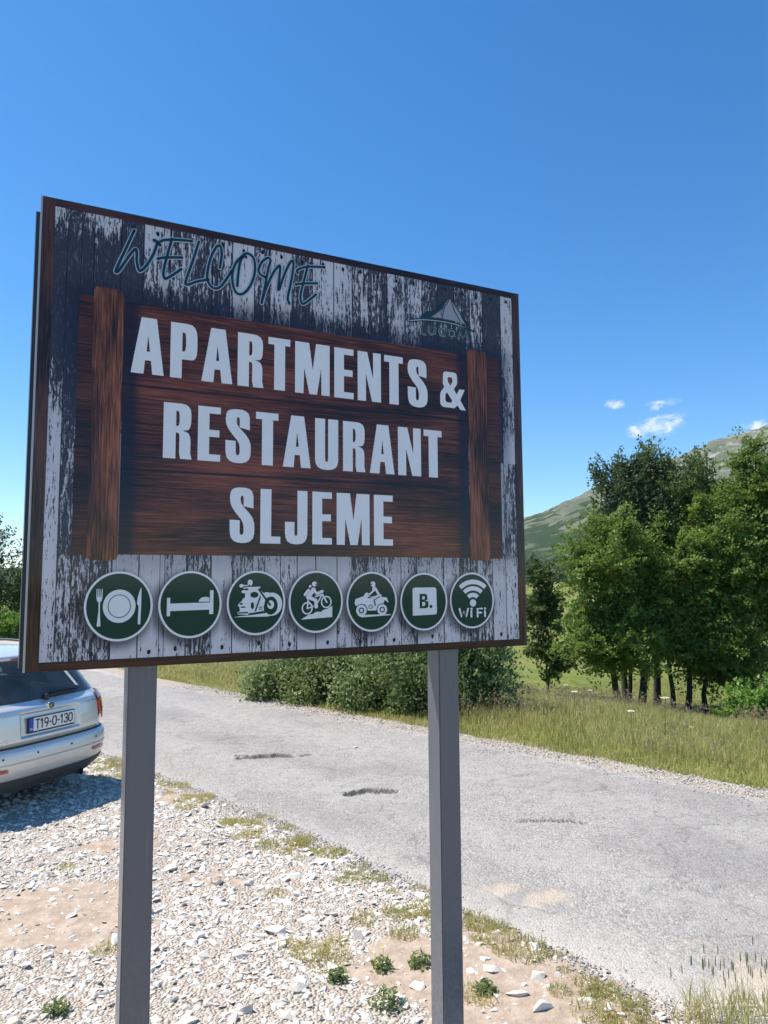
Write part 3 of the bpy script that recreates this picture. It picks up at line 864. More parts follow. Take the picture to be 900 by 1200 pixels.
def sym_shapes(idx):
    """list of (colour, [contour, ...]) in symbol units (x right, y up, ring radius 1), painted in order"""
    if idx == 0:
        fork = [(-.655, .50), (-.635, .50), (-.63, .27), (-.615, .27), (-.61, .50), (-.59, .50), (-.585, .27), (-.565, .27), (-.56, .50), (-.54, .50), (-.535, .27), (-.515, .27), (-.505, .50), (-.482, .50), (-.482, .25), (-.51, .15), (-.545, .12), (-.545, -.1), (-.52, -.56), (-.625, -.56), (-.585, -.1), (-.59, .12), (-.63, .15), (-.655, .25)]
        knife = [(.65, .53), (.60, .45), (.545, .25), (.525, .08), (.545, .03), (.575, -.02), (.56, -.53), (.635, -.53), (.65, .0)]
        return [('w', [fork]), ('w', [ell(.01, 0, .475, .475, 40)]), ('g', [ell(.01, 0, .335, .335, 40), ell(.01, 0, .312, .312, 40)]), ('w', [knife])]
    if idx == 1:
        return [('w', [[(-.735, .205), (-.635, .205), (-.635, .035), (.615, .05), (.615, .414), (.73, .414), (.73, -.30), (.60, -.30), (.60, -.165), (-.635, -.185), (-.635, -.335), (-.735, -.335)]]),
                ('w', [[(.26, .075), (.27, .13), (.34, .195), (.44, .22), (.54, .215), (.595, .19), (.60, .075)]])]
    def q(pts, cx, cy, rx, ry): return [((x - cx) / rx, (cy - y) / ry) for x, y in pts]
    if idx == 2:
        Q = lambda p: q(p, 445, 533, 440, 488)
        return [('w', [Q([(110, 742), (200, 728), (320, 722), (600, 690), (640, 715), (700, 728), (600, 745)])]),
                ('w', [Q(ell(680, 558, 158, 176, 40))]), ('g', [Q(ell(662, 580, 106, 138, 36))]), ('w', [Q(ell(660, 566, 52, 66, 24))]), ('g', [Q(ell(575, 600, 20, 100, 20)), ]),
                ('w', [Q([(505, 288), (480, 330), (545, 380), (590, 440), (560, 560), (540, 660), (330, 690), (320, 712), (170, 700), (158, 668), (200, 655), (190, 595), (168, 570), (180, 540), (220, 510), (240, 470), (268, 455), (275, 390), (225, 380), (215, 355), (240, 340), (330, 330), (300, 345), (245, 320), (258, 298), (330, 290), (420, 292)])]),
                ('w', [Q(ell(600, 410, 55, 35, 18)), Q(ell(345, 228, 38, 48, 20))]), ('w', [Q(ell(217, 274, 33, 27, 18))]), ('w', [Q([(240, 262), (320, 262), (320, 276), (240, 280)])]),
                ('g', [Q(ell(410, 412, 62, 44, 22)), Q(ell(288, 328, 36, 15, 14)), Q(ell(382, 575, 24, 52, 16)), Q(ell(215, 545, 26, 14, 12)), Q(ell(245, 595, 40, 10, 12))]),
                ('g', [Q([(165, 672), (320, 668), (322, 688), (170, 690)]), Q([(325, 694), (545, 668), (560, 684), (330, 712)])]),
                ('g', [Q([(492, 436), (512, 440), (436, 662), (414, 662)]), Q([(455, 322), (482, 318), (668, 572), (645, 590)]), Q([(480, 600), (540, 590), (540, 600), (480, 612)]), Q([(480, 630), (535, 622), (535, 632), (480, 642)])]),
                ('g', [Q(ell(332, 268, 14, 12, 12))])]
    if idx == 3:
        Q = lambda p: q(p, 445, 510, 407, 470)
        bd = lambda p, w: [('w', [Q(c)]) for c in band(p, w)]
        out = [('w', [Q(ell(597, 518, 82, 94, 32)), Q(ell(597, 518, 62, 73, 32))]), ('w', [Q(ell(310, 607, 82, 94, 32)), Q(ell(310, 607, 62, 73, 32))]),
               ('w', [Q([(215, 775), (330, 705), (400, 692), (450, 660), (520, 667), (545, 640), (610, 622), (688, 578), (686, 748)])])]
        for p, w in (([(310, 610), (400, 582)], 20), ([(310, 610), (322, 480)], 22), ([(322, 500), (392, 582)], 20), ([(430, 432), (540, 402)], 22), ([(535, 400), (600, 522)], 24), ([(440, 560), (525, 410)], 20),
                     ([(318, 440), (398, 325)], 66), ([(398, 325), (448, 388), (528, 355)], 46), ([(318, 440), (428, 488), (436, 585)], 56), ([(270, 402), (318, 335)], 44), ([(340, 282), (350, 272)], 36)):
            out += bd(p, w)
        return out + [('w', [Q(ell(408, 242, 38, 38, 20))]), ('g', [Q(ell(436, 246, 20, 9, 12))])]
    if idx == 4:
        Q = lambda p: q(p, 452, 522, 376, 447)
        bd = lambda p, w, k='w': [(k, [Q(c)]) for c in band(p, w)]
        out = [('w', [Q([(205, 482), (330, 438), (345, 400), (375, 383), (402, 400), (396, 432), (440, 452), (560, 418), (592, 415), (592, 455), (672, 463), (702, 545), (640, 500), (620, 560), (530, 625), (512, 655), (388, 655), (350, 560), (212, 582), (193, 545)])]),
               ('g', [Q(ell(295, 648, 88, 94, 32))]), ('g', [Q(ell(602, 643, 84, 92, 32))]), ('w', [Q(ell(292, 650, 78, 84, 32))]), ('w', [Q(ell(602, 645, 74, 82, 32))]),
               ('g', [Q(ell(292, 650, 40, 44, 24)), Q(ell(292, 650, 24, 27, 20))]), ('g', [Q(ell(602, 645, 40, 44, 24)), Q(ell(602, 645, 24, 27, 20))]),
               ('w', [Q([(230, 722), (400, 716), (735, 716), (720, 730), (300, 752)])]), ('g', [Q(ell(410, 460, 26, 10, 14))]), ('g', [Q(ell(425, 600, 30, 32, 20)), Q(ell(425, 600, 22, 24, 20))])]
        for p, w in (([(478, 290), (470, 355)], 40), ([(480, 352), (405, 418)], 26), ([(500, 330), (552, 428)], 36), ([(552, 428), (475, 478)], 28)):
            out += bd(p, w)
        out += bd([(478, 505), (495, 580)], 16, 'g') + bd([(480, 495), (560, 450)], 12, 'g')
        return out + [('w', [Q(ell(455, 258, 38, 38, 20))]), ('g', [Q(ell(432, 262, 12, 16, 12))])]
    if idx == 5:
        Q = lambda p: q(p, 233, 303, 204, 253)
        return [('w', [rnd(Q([(133, 424), (133, 180), (340, 180), (344, 418)]), {1: .10, 2: .10, 3: .10})]), ('g', [rnd(Q([(193, 362), (193, 236), (258, 236), (262, 292), (236, 297), (270, 302), (268, 362)]), {2: .35, 3: .4, 5: .3, 6: .35}), Q([(216, 284), (216, 256), (236, 258), (240, 272), (234, 284)]), Q([(216, 342), (216, 306), (238, 308), (243, 324), (236, 342)])]), ('g', [Q(ell(291, 348, 13, 15, 16))])]
    Q = lambda p: q(p, 656, 290, 189, 245)
    out = [('w', [Q(ell(662, 313, 27, 32, 24))])]
    for ro, ri in ((88, 50), (146, 108), (204, 164)):
        a0, a1 = R(-133), R(-47)
        sx = .86
        out.append(('w', [Q([(662 + sx * ro * math.cos(a0 + (a1 - a0) * k / 18), 312 + ro * math.sin(a0 + (a1 - a0) * k / 18)) for k in range(19)] + [(662 + sx * ri * math.cos(a1 + (a0 - a1) * k / 18), 312 + ri * math.sin(a1 + (a0 - a1) * k / 18)) for k in range(19)])]))
    for p in ([(545, 362), (562, 433), (581, 385), (600, 433), (617, 362)], [(644, 384), (644, 433)], [(697, 433), (697, 364), (736, 364)], [(697, 399), (728, 399)], [(760, 384), (760, 433)]):
        for c in band(p, 16): out.append(('w', [Q(c)]))
    for x in (644, 760): out.append(('w', [Q(ell(x, 363, 10, 10, 12))]))
    return out


for i, (cu_, cv_) in enumerate(ICONS):
    disc = contour_mesh('round_symbol', [[(x * IRX * .94, y * IRY * .94) for x, y in ell(0, 0, 1, 1, 64)]], M['symbol_green'], sign, -.0032, (cu_, cv_))
    contour_mesh('rim', [[(x * IRX, y * IRY) for x, y in ell(0, 0, 1, 1, 72)], [(x * IRX * .935, y * IRY * .935) for x, y in ell(0, 0, 1, 1, 72)]], M['symbol_white'], disc, -.0036, (cu_, cv_))
    names = ['tableware', 'bed', 'motorcycle', 'cyclist', 'quad_bike', 'letter_mark', 'wireless_mark']
    parts = []
    for j, (k, cs) in enumerate(sym_shapes(i)):
        y = -.0040 - .00018 * j
        if k in ('t', 'tw'):
            txt, p0, p1, bold = cs
            me = text_mesh(txt, p0[0] * IRX, p1[0] * IRX, p0[1] * IRY, p1[1] * IRY, bold, 1.18)
            o = face_up(names[i], me, M['symbol_green'] if k == 't' else M['symbol_white'], disc, y, (cu_, cv_))
        else:
            o = contour_mesh(names[i], [[(x * IRX, -y_ * IRY) for x, y_ in c] for c in cs], M['symbol_white'] if k == 'w' else M['symbol_green'], disc, y, (cu_, cv_))
        parts.append((o, 0 if k in ('w', 'tw') else 1))
    V = []; F = []; MI = []
    for o, mi in parts:
        k = len(V)
        V += [tuple(v.co) for v in o.data.vertices]
        for p in o.data.polygons:
            F.append(tuple(i_ + k for i_ in p.vertices)); MI.append(mi)
        me = o.data
        bpy.data.objects.remove(o); bpy.data.meshes.remove(me)
    me = bpy.data.meshes.new(names[i])
    me.from_pydata(V, [], F)
    me.materials.append(M['symbol_white']); me.materials.append(M['symbol_green'])
    me.polygons.foreach_set('material_index', MI)
    link(names[i], me, disc)

# edge profile of the front sheet, the sheet behind and the posts between them
zb = STOP - SH
MB().box((-1.0065, -.001, zb - .004), (-1.0005, .019, STOP + .003)).build('edge_trim', M['alu'], sign)
MB().box((-1.0, -.0005, zb - .004), (1.0, .019, zb - .0005)).build('edge_trim', M['border_h'], sign)
MB().box((1.0005, -.001, zb - .005), (1.006, .019, STOP + .003)).build('edge_trim', M['panel_back'], sign)
MB().box((-1.0, .002, STOP + .0005), (1.0, .019, STOP + .004)).build('edge_trim', M['panel_back'], sign)
MB().box((-1.017, .121, zb), (.985, .136, STOP)).build('rear_panel', M['panel_back'], sign)
MB().box((-1.0195, .120, zb), (-1.0175, .137, STOP)).build('edge_trim', M['alu'], sign)
for u in (.3209, 1.5625):
    mb = MB().box((u - 1, .0195, -.5), (u - 1 + .0972, .1195, STOP - .12))
    p_ = mb.build('post', M['post'], sign, bevel=.004)
for z in (2.05, 2.95):
    MB().box((-.92, .0210, z), (.92, .045, z + .04)).build('rail', M['panel_back'], sign)

# ================================================================== the parked estate car
def zfun(tab):
    zs = [a for a, b in tab]; vs = [b for a, b in tab]
    return lambda z: float(np.interp(z, zs, vs))
# car frame: x to the car's right, y forward from the rear bumper, z up
c_y0 = zfun([(.20, .16), (.28, .075), (.34, .035), (.42, .012), (.50, .0), (.56, .004), (.600, .022), (.617, .050), (.624, .078), (.70, .076), (.80, .082), (.90, .098), (.955, .118), (.985, .150), (1.00, .165), (1.19, .285), (1.365, .415), (1.372, .36), (1.40, .345), (1.42, .40), (1.44, .56), (1.457, .85), (1.468, 1.3)])
c_w = zfun([(.20, .80), (.30, .855), (.42, .878), (.56, .885), (.617, .883), (.80, .882), (.90, .872), (.96, .855), (1.00, .838), (1.19, .752), (1.365, .655), (1.40, .632), (1.42, .60), (1.44, .53), (1.457, .42), (1.468, .25)])
c_y1 = zfun([(.20, 4.34), (.30, 4.47), (.42, 4.55), (.56, 4.56), (.68, 4.53), (.76, 4.46), (.84, 4.25), (.92, 3.8), (.97, 3.45), (1.00, 3.36), (1.365, 2.62), (1.40, 2.52), (1.42, 2.42), (1.44, 2.25), (1.457, 2.05), (1.468, 1.8)])
PE, DR, DF = 3.3, .50, .75
def rear_y(x, z):
    w = c_w(z); t = min(abs(x) / w, 1.0)
    return c_y0(z) + DR * (1 - (1 - t ** PE) ** (1 / PE))


def ring(z, na=26, nsd=16):
    w, y0, y1 = c_w(z), c_y0(z), c_y1(z)
    df = min(DF, (y1 - y0) * .35); dr = min(DR, (y1 - y0) * .4)
    out = []
    for k in range(na + 1):
        th = -math.pi / 2 + math.pi * k / na
        sx = math.copysign(abs(math.sin(th)) ** (2 / PE), math.sin(th))
        out.append((w * sx, y0 + dr * (1 - abs(math.cos(th)) ** (2 / PE)), z))
    for k in range(1, nsd):
        out.append((w * (1 + .012 * math.sin(math.pi * k / nsd)), y0 + dr + (y1 - df - y0 - dr) * k / nsd, z))
    for k in range(na + 1):
        th = math.pi / 2 - math.pi * k / na
        sx = math.copysign(abs(math.sin(th)) ** (2 / 2.5), math.sin(th))
        out.append((w * sx, y1 - df * (1 - abs(math.cos(th)) ** (2 / 2.5)), z))
    for k in range(1, nsd):
        j = nsd - k
        out.append((-w * (1 + .012 * math.sin(math.pi * j / nsd)), y0 + dr + (y1 - df - y0 - dr) * j / nsd, z))
    return out


def loft(zs, cap_top=False, cap_bot=False):
    mb = MB(); V = []; F = []
    for z in zs: V += ring(z)
    n = len(V) // len(zs)
    for i in range(len(zs) - 1):
        for k in range(n):
            F.append((i * n + k, i * n + (k + 1) % n, (i + 1) * n + (k + 1) % n, (i + 1) * n + k))
    if cap_top: F.append(tuple(range(len(V) - n, len(V))))
    if cap_bot: F.append(tuple(range(n)))
    return mb.add(V, F)


def cut(o, cutters):
    for c in cutters:
        md = o.modifiers.new('cut', 'BOOLEAN'); md.operation = 'DIFFERENCE'; md.object = c; md.solver = 'EXACT'
    bpy.context.view_layer.update()
    me = bpy.data.meshes.new_from_object(o.evaluated_get(bpy.context.evaluated_depsgraph_get()))
    o.modifiers.clear(); old = o.data; o.data = me
    for c in cutters: bpy.data.objects.remove(c)
    return o


def car_paint():
    mt, nt, b = new_mat('silver_metallic_paint')
    n = NOISE(nt, OBJ(nt), 700, 2, .5)
    d = NOISE(nt, OBJ(nt), 3, 5, .6)
    z = ND(nt, 'ShaderNodeSeparateXYZ', {0: OBJ(nt)}).outputs[2]
    col = MIX(nt, n, (.66, .65, .63), (.74, .73, .71))
    dust = MA(nt, 'MULTIPLY', SS(nt, MA(nt, 'ADD', z, MA(nt, 'MULTIPLY', d, .4)), .95, .35), .5)
    col = MIX(nt, dust, col, (.50, .46, .40))
    setp(nt, b, col=col, metal=.50, rough=MA(nt, 'ADD', .38, MA(nt, 'MULTIPLY', dust, .4)), coat=.8, coatr=.05)
    return mt


M['paint'] = car_paint()
M['black_plastic'] = simple('black_plastic', (.022, .022, .024), .5, 0, .2, 30, .1)
M['grey_plastic'] = simple('dark_bumper_plastic', (.06, .06, .062), .55, 0, .2, 30, .1)
M['tyre'] = simple('tyre_rubber', (.018, .018, .018), .8, 0, .2, 30, .2)
M['rim'] = simple('alloy_rim', (.5, .5, .51), .3, .9, .05)
M['red_lens'] = simple('red_lens', (.36, .010, .014), .12, 0, .1, 10, 0, .6, 1.0)
M['white_lens'] = simple('pale_lens', (.50, .22, .20), .12, 0, .1, 10, 0, .6, 1.0)
M['seat'] = simple('dark_seat_fabric', (.06, .062, .068), .9, 0, .2)
M['plate_white'] = simple('plate_white', (.72, .73, .72), .4, 0, .03)
M['plate_blue'] = simple('plate_blue', (.015, .06, .42), .4, 0, .05)
M['plate_ink'] = simple('plate_ink', (.012, .012, .014), .5, 0, .05)
M['chrome'] = simple('chrome', (.6, .62, .63), .15, 1.0, .03)
M['badge_green'] = simple('badge_dark_green', (.01, .06, .05), .3, 0, .1)
def glass_mat():
    mt = bpy.data.materials.new('tinted_glass'); mt.use_nodes = True
    nt = mt.node_tree; nt.nodes.clear()
    out = nt.nodes.new('ShaderNodeOutputMaterial')
    tr = ND(nt, 'ShaderNodeBsdfTransparent', {'Color': (.72, .84, .84, 1)})
    gl = ND(nt, 'ShaderNodeBsdfGlossy', {'Color': (1, 1, 1, 1), 'Roughness': .03})
    fr_ = ND(nt, 'ShaderNodeFresnel', {'IOR': 1.5})
    dust = NOISE(nt, OBJ(nt), 6, 5)
    df = ND(nt, 'ShaderNodeBsdfDiffuse', {'Color': (.4, .38, .35, 1)})
    a = ND(nt, 'ShaderNodeMixShader', {0: MA(nt, 'MULTIPLY', dust, .30), 1: tr.outputs[0], 2: df.outputs[0]})
    mx_ = ND(nt, 'ShaderNodeMixShader', {0: fr_.outputs[0], 1: a.outputs[0], 2: gl.outputs[0]})
    nt.links.new(mx_.outputs[0], out.inputs[0])
    return mt
M['glass'] = glass_mat()

CAR_A = R(67)                       # direction of the car's right-hand side
CAR_P = (-3.145, 7.22)               # middle of the rear bumper on the ground
car = empty('estate_car', (CAR_P[0], CAR_P[1], 0), CAR_A)
tag(car, 'silver estate car parked on gravel with its rear number plate showing', 'car')

# body below the belt line, wheel arches cut out
body = loft([.20, .25, .30, .36, .42, .48, .54, .58, .600, .610, .617, .624, .66, .70, .76, .82, .88, .92, .955, .985, 1.00], False, True).build('body', M['paint'], car, True)
WHEELS = [(1, .98), (-1, .98), (1, 3.56), (-1, 3.56)]
cuts = []
for sx, y in WHEELS:
    cuts.append(MB().lathe([(.345, sx * .60), (.345, sx * 1.1)], (0, y, .31), 'x', 40).build('cutter', M['grey_plastic'], car))
cut(body, cuts)
def rear_patch(x0, x1, z0, z1, off, nx=14, nz=8, shape=None, th=0.0):
    """patch that follows the rear surface; shape(u,v)->(x,z) may warp the unit square"""
    V = []; F = []
    for i in range(nx + 1):
        for j in range(nz + 1):
            u, v = i / nx, j / nz
            x, z = (x0 + (x1 - x0) * u, z0 + (z1 - z0) * v) if shape is None else shape(u, v)
            w = c_w(z); x = max(-w * .9995, min(w * .9995, x))
            e = .004
            n = Vector((-(rear_y(min(x + e, w), z) - rear_y(max(x - e, -w), z)) / (2 * e), 1.0, 0))
            xx = abs(x) / w
            if xx > .97: n = Vector((-math.copysign(3.0, x), 1, 0))
            n.normalize()
            of = off(x, z) if callable(off) else off
            V.append((x - n.x * of, rear_y(x, z) - n.y * of, z))
    for i in range(nx):
        for j in range(nz):
            a = i * (nz + 1) + j
            F.append((a, a + nz + 1, a + nz + 2, a + 1))
    return MB().add(V, F)


def side_patch(sx, pts, off=.004, n=6):
    """quad patch (y,z corners: rear-bottom, front-bottom, front-top, rear-top) on the body side"""
    V = []; F = []
    for i in range(n + 1):
        for j in range(n + 1):
            u, v = i / n, j / n
            y = (pts[0][0] * (1 - u) + pts[1][0] * u) * (1 - v) + (pts[3][0] * (1 - u) + pts[2][0] * u) * v
            z = (pts[0][1] * (1 - u) + pts[1][1] * u) * (1 - v) + (pts[3][1] * (1 - u) + pts[2][1] * u) * v
            V.append((sx * (c_w(z) * 1.008 + off), y, z))
    for i in range(n):
        for j in range(n):
            a = i * (n + 1) + j
            F.append((a, a + n + 1, a + n + 2, a + 1))
    return MB().add(V, F)


roof = loft([1.365, 1.372, 1.40, 1.42, 1.44, 1.457, 1.468], True, True).build('roof', M['paint'], car, True)
for sx in (-1, 1):
    MB().tube([(sx * .60, .65, 1.425), (sx * .585, .75, 1.468), (sx * .575, 1.4, 1.492), (sx * .58, 2.05, 1.470), (sx * .60, 2.18, 1.425)], .014, 8).build('roof_rail', M['black_plastic'], roof, True)
rear_patch(-.24, .24, 1.377, 1.395, .006, 10, 2).build('brake_light', M['red_lens'], roof, True)

# glazing and pillars between belt line and roof
def gl_shape(z0, z1, f):
    return lambda u, v: ((2 * u - 1) * f * c_w(z0 + (z1 - z0) * v), z0 + (z1 - z0) * v)
def gate_off(x, z):
    edge = min(1.0, (z - .625) / .05, (.988 - z) / .05, (c_w(z) * .745 - abs(x)) / .03 if abs(x) < c_w(z) * .745 else 0)
    q = max(0.0, edge); q = q * q * (3 - 2 * q)
    k = max(abs(x) - .335, 0) / .022 if abs(x) > .335 else 0
    kz = max(.705 - z, z - .893, 0) / .022
    r = min(1.0, max(k, kz)); r = r * r * (3 - 2 * r)
    return .004 + .024 * q * r
tailgate = rear_patch(0, 0, 0, 0, gate_off, 150, 50, gl_shape(.628, .985, .745)).build('tailgate', M['paint'], car, True)
rg = rear_patch(0, 0, 0, 0, .001, 24, 8, gl_shape(.998, 1.368, .90)).build('rear_window', M['glass'], car, True)
for sx in (-1, 1):
    def pil(u, v, sx=sx):
        z = .998 + .37 * v
        return (sx * c_w(z) * (.895 + .1045 * u), z)
    rear_patch(0, 0, 0, 0, .002, 8, 6, pil).build('rear_pillar', M['paint'], car, True)
    yb = lambda z: c_y0(z) + DR
    side_patch(sx, [(yb(1.0) - .03, .998), (1.02, .998), (1.10, 1.368), (yb(1.365) - .03, 1.368)], -.004).build('rear_pillar', M['paint'], car, True)
    side_patch(sx, [(1.02, 1.0), (1.95, 1.0), (1.98, 1.366), (1.10, 1.366)], -.003).build('side_window', M['glass'], car, True)
    side_patch(sx, [(1.95, .998), (2.05, .998), (2.08, 1.368), (1.98, 1.368)], -.001).build('centre_pillar', M['black_plastic'], car, True)
    side_patch(sx, [(2.05, 1.0), (2.90, 1.0), (2.25, 1.366), (2.08, 1.366)], -.003).build('side_window', M['glass'], car, True)
    side_patch(sx, [(2.88, .998), (3.02, .998), (2.38, 1.368), (2.23, 1.368)], -.001).build('front_pillar', M['paint'], car, True)
    mir = MB().lathe([(.02, -.09), (.07, -.07), (.085, 0), (.07, .07), (.02, .09)], (sx * .95, 2.72, 1.03), 'y', 14).build('mirror', M['paint'], car, True)
V = []; F = []
for i in range(13):
    for j in range(7):
        u, v = i / 12 * 2 - 1, j / 6
        z = 1.0 + .366 * v
        w = c_w(z) * .93
        V.append((u * w, c_y1(z) - .33 * abs(u) ** 2.4 - .02, z))
for i in range(12):
    for j in range(6):
        a = i * 7 + j
        F.append((a, a + 7, a + 8, a + 1))
MB().add(V, F).build('windscreen', M['glass'], car, True)

# cabin
cab = MB().box((-.78, .30, .55), (.78, 3.3, .60)).box((-.78, 3.0, .6), (.78, 3.3, .97)).build('cabin_floor', M['seat'], car)
for x, y in ((-.38, 2.0), (.38, 2.0), (-.42, 1.15), (0, 1.15), (.42, 1.15)):
    w = .25 if y > 1.5 else .205
    se = MB().box((x - w, y, .60), (x + w, y + .5, .78)).box((x - w, y - .12, .62), (x + w, y + .06, 1.13)).build('seat', M['seat'], car, bevel=.03)
    MB().box((x - .13, y - .13, 1.16), (x + .13, y - .03, 1.32)).box((x - .04, y - .10, 1.10), (x + .04, y - .06, 1.17)).build('headrest', M['seat'], se, bevel=.02)

# tail lights, wrapping round the corners
for sx in (-1, 1):
    def tl(u, v, sx=sx):
        z = .70 + .275 * v
        inner = .75 + .03 * (1 - v)
        return (sx * c_w(z) * (inner + (.9985 - inner) * u), z)
    t_ = rear_patch(0, 0, 0, 0, .034, 12, 8, tl).build('tail_light', M['red_lens'], car, True)
    def tl2(u, v, sx=sx):
        z = .765 + .035 * v
        return (sx * c_w(z) * (.80 + .12 * u), z)
    rear_patch(0, 0, 0, 0, .037, 8, 3, tl2).build('reversing_lens', M['white_lens'], t_, True)
    rear_patch(sx * .50, sx * .69, .420, .450, .012, 8, 2).build('reflector', M['red_lens'], car, True)
    MB().box((sx * .62 - .10, 4.30, .66), (sx * .62 + .10, 4.45, .74)).build('headlight', M['white_lens'], car, bevel=.02)
# bumper: crease strip, dark valance, shadow gap
rear_patch(-.82, .82, .475, .487, .010, 30, 2).build('bumper_crease', M['paint'], car, True)
def val(u, v):
    z = .205 + .135 * v
    return ((2 * u - 1) * c_w(z) * .93, z)
rear_patch(0, 0, 0, 0, .008, 30, 5, val).build('valance', M['grey_plastic'], car, True)
rear_patch(-.80, .80, .617, .6285, .004, 30, 2).build('shut_line', M['black_plastic'], car, True)
for x in (-.55, -.2, .2, .55):
    MB().lathe([(.010, 0), (.010, -.006), (.004, -.007)], (x, rear_y(x, .545) + .002, .545), 'y', 12).build('parking_sensor', M['grey_plastic'], car)
# plate recess, plate, letters
PZ0, PZ1, PX = .735, .855, .27
ry_ = c_y0(.8) - .004
py = ry_ - .018
plate = MB().box((-PX - .008, py - .004, PZ0 - .016), (PX + .008, py + .014, PZ1 + .008)).build('number_plate', M['black_plastic'], car, bevel=.003)
def flat(name, me_or_pts, mat, y):
    if isinstance(me_or_pts, list):
        me = bpy.data.meshes.new(name); me.from_pydata([(x, y, z) for x, z in me_or_pts], [], [tuple(range(len(me_or_pts)))])
    else:
        me = me_or_pts
        for v in me.vertices: v.co = (v.co.x, y, v.co.y)
        me.name = name; me.materials.clear()
    me.materials.append(mat)
    return link(name, me, plate)
flat('plate_sheet', [(-PX + .05, PZ0), (PX, PZ0), (PX, PZ1), (-PX + .05, PZ1)], M['plate_white'], py - .006)
flat('country_band', [(-PX, PZ0), (-PX + .05, PZ0), (-PX + .05, PZ1), (-PX, PZ1)], M['plate_blue'], py - .006)
PG = {'T': [[(0, 1), (1, 1)], [(.5, 1), (.5, 0)]], '1': [[(.1, .78), (.55, 1), (.55, 0)]], '-': [[(.2, .45), (.8, .45)]],
      '9': [[(.95, .62), (.78, .46), (.5, .42), (.2, .5), (.05, .7), (.2, .93), (.5, 1), (.8, .93), (.95, .7), (.85, .35), (.6, 0)]],
      'O': [[(.5, 1), (.15, .9), (.03, .65), (.03, .35), (.15, .1), (.5, 0), (.85, .1), (.97, .35), (.97, .65), (.85, .9), (.5, 1)]],
      '3': [[(.05, .86), (.25, .98), (.55, 1), (.85, .88), (.85, .66), (.55, .53), (.4, .53)], [(.5, .53), (.8, .48), (.97, .28), (.85, .07), (.5, 0), (.2, .03), (.03, .15)]]}
V = []; F = []; px_ = -PX + .074
for ch, w in zip('T19-O-130', (.045, .032, .045, .028, .047, .028, .032, .045, .047)):
    for p in PG['O' if ch == '0' else ch]:
        v_, f_ = ribbon([(px_ + a_ * w, PZ0 + .020 + b_ * (PZ1 - PZ0 - .040)) for a_, b_ in p], .0125)
        k = len(V); V += [(a_, b_, 0) for a_, b_ in v_]; F += [tuple(i + k for i in q) for q in f_]
    px_ += w + .0112
me = bpy.data.meshes.new('plate_text'); me.from_pydata(V, [], F)
flat('plate_text', me, M['plate_ink'], py - .008)
flat('country_text', text_mesh('BIH', -PX + .01, -PX + .04, PZ0 + .015, PZ0 + .032, .02), M['plate_white'], py - .008)
# badge, lettering, wiper, handle lip
bg_ = MB().lathe([(.040, 0), (.040, -.006), (.034, -.010)], (0, rear_y(0, .94) - .028, .94), 'y', 28).build('badge', M['chrome'], car, True)
MB().lathe([(.030, 0), (.030, -.004)], (0, rear_y(0, .94) - .036, .94), 'y', 24).build('badge_disc', M['badge_green'], bg_)
MB().add([(-.018, 0, -.012), (.004, 0, -.016), (.0, 0, .004), (.02, 0, .016), (-.008, 0, .014)], [(0, 1, 2, 3, 4)]).build('badge_arrow', M['chrome'], bg_).location = (0, rear_y(0, .94) - .0415, .94)
me = text_mesh('OCTAVIA', .46, .66, .892, .916, .01)
for v in me.vertices: v.co = (v.co.x, rear_y(v.co.x, .905) - .031, v.co.y)
me.materials.clear(); me.materials.append(M['chrome']); link('model_lettering', me, car)
me = text_mesh('SKODA', -.66, -.50, .892, .918, .012)
for v in me.vertices: v.co = (v.co.x, rear_y(v.co.x, .905) - .031, v.co.y)
me.materials.clear(); me.materials.append(M['chrome']); link('maker_lettering', me, car)
me = text_mesh('4x4', -.62, -.48, .675, .705, .012)
for v in me.vertices: v.co = (v.co.x, rear_y(v.co.x, .69) - .031, v.co.y)
me.materials.clear(); me.materials.append(M['chrome']); link('drive_lettering', me, car)
wp = MB().lathe([(.035, 0), (.03, -.03), (.015, -.04)], (0, rear_y(0, 1.005) - .002, 1.015), 'y', 14).build('wiper', M['black_plastic'], car, True)
MB().tube([(0, rear_y(0, 1.02) - .03, 1.018), (.2, rear_y(.2, 1.035) - .035, 1.035), (.40, rear_y(.4, 1.03) - .02, 1.028)], [.014, .011, .007], 8).tube([(.06, rear_y(.06, 1.04) - .02, 1.045), (.25, rear_y(.25, 1.05) - .018, 1.052), (.46, rear_y(.46, 1.04) - .012, 1.042)], .008, 6).build('wiper_arm', M['black_plastic'], wp, True)
for sx, y in WHEELS:
    wh = MB().lathe([(.20, -.10), (.27, -.105), (.305, -.085), (.312, -.03), (.312, .03), (.305, .085), (.27, .105), (.20, .10)], (sx * .775, y, .31), 'x', 36).build('wheel', M['tyre'], car, True)
    MB().lathe([(.205, 0), (.20, sx * .012), (.06, sx * -.01), (.05, sx * .012), (.02, sx * .014)], (sx * .865, y, .31), 'x', 30).build('rim', M['rim'], wh, True)
MB().box((-.70, .35, .16), (.70, 4.2, .215)).build('underbody', M['black_plastic'], car)
MB().tube([(.45, .12, .21), (.45, .9, .23)], .03, 10).build('exhaust', M['chrome'], car, True)

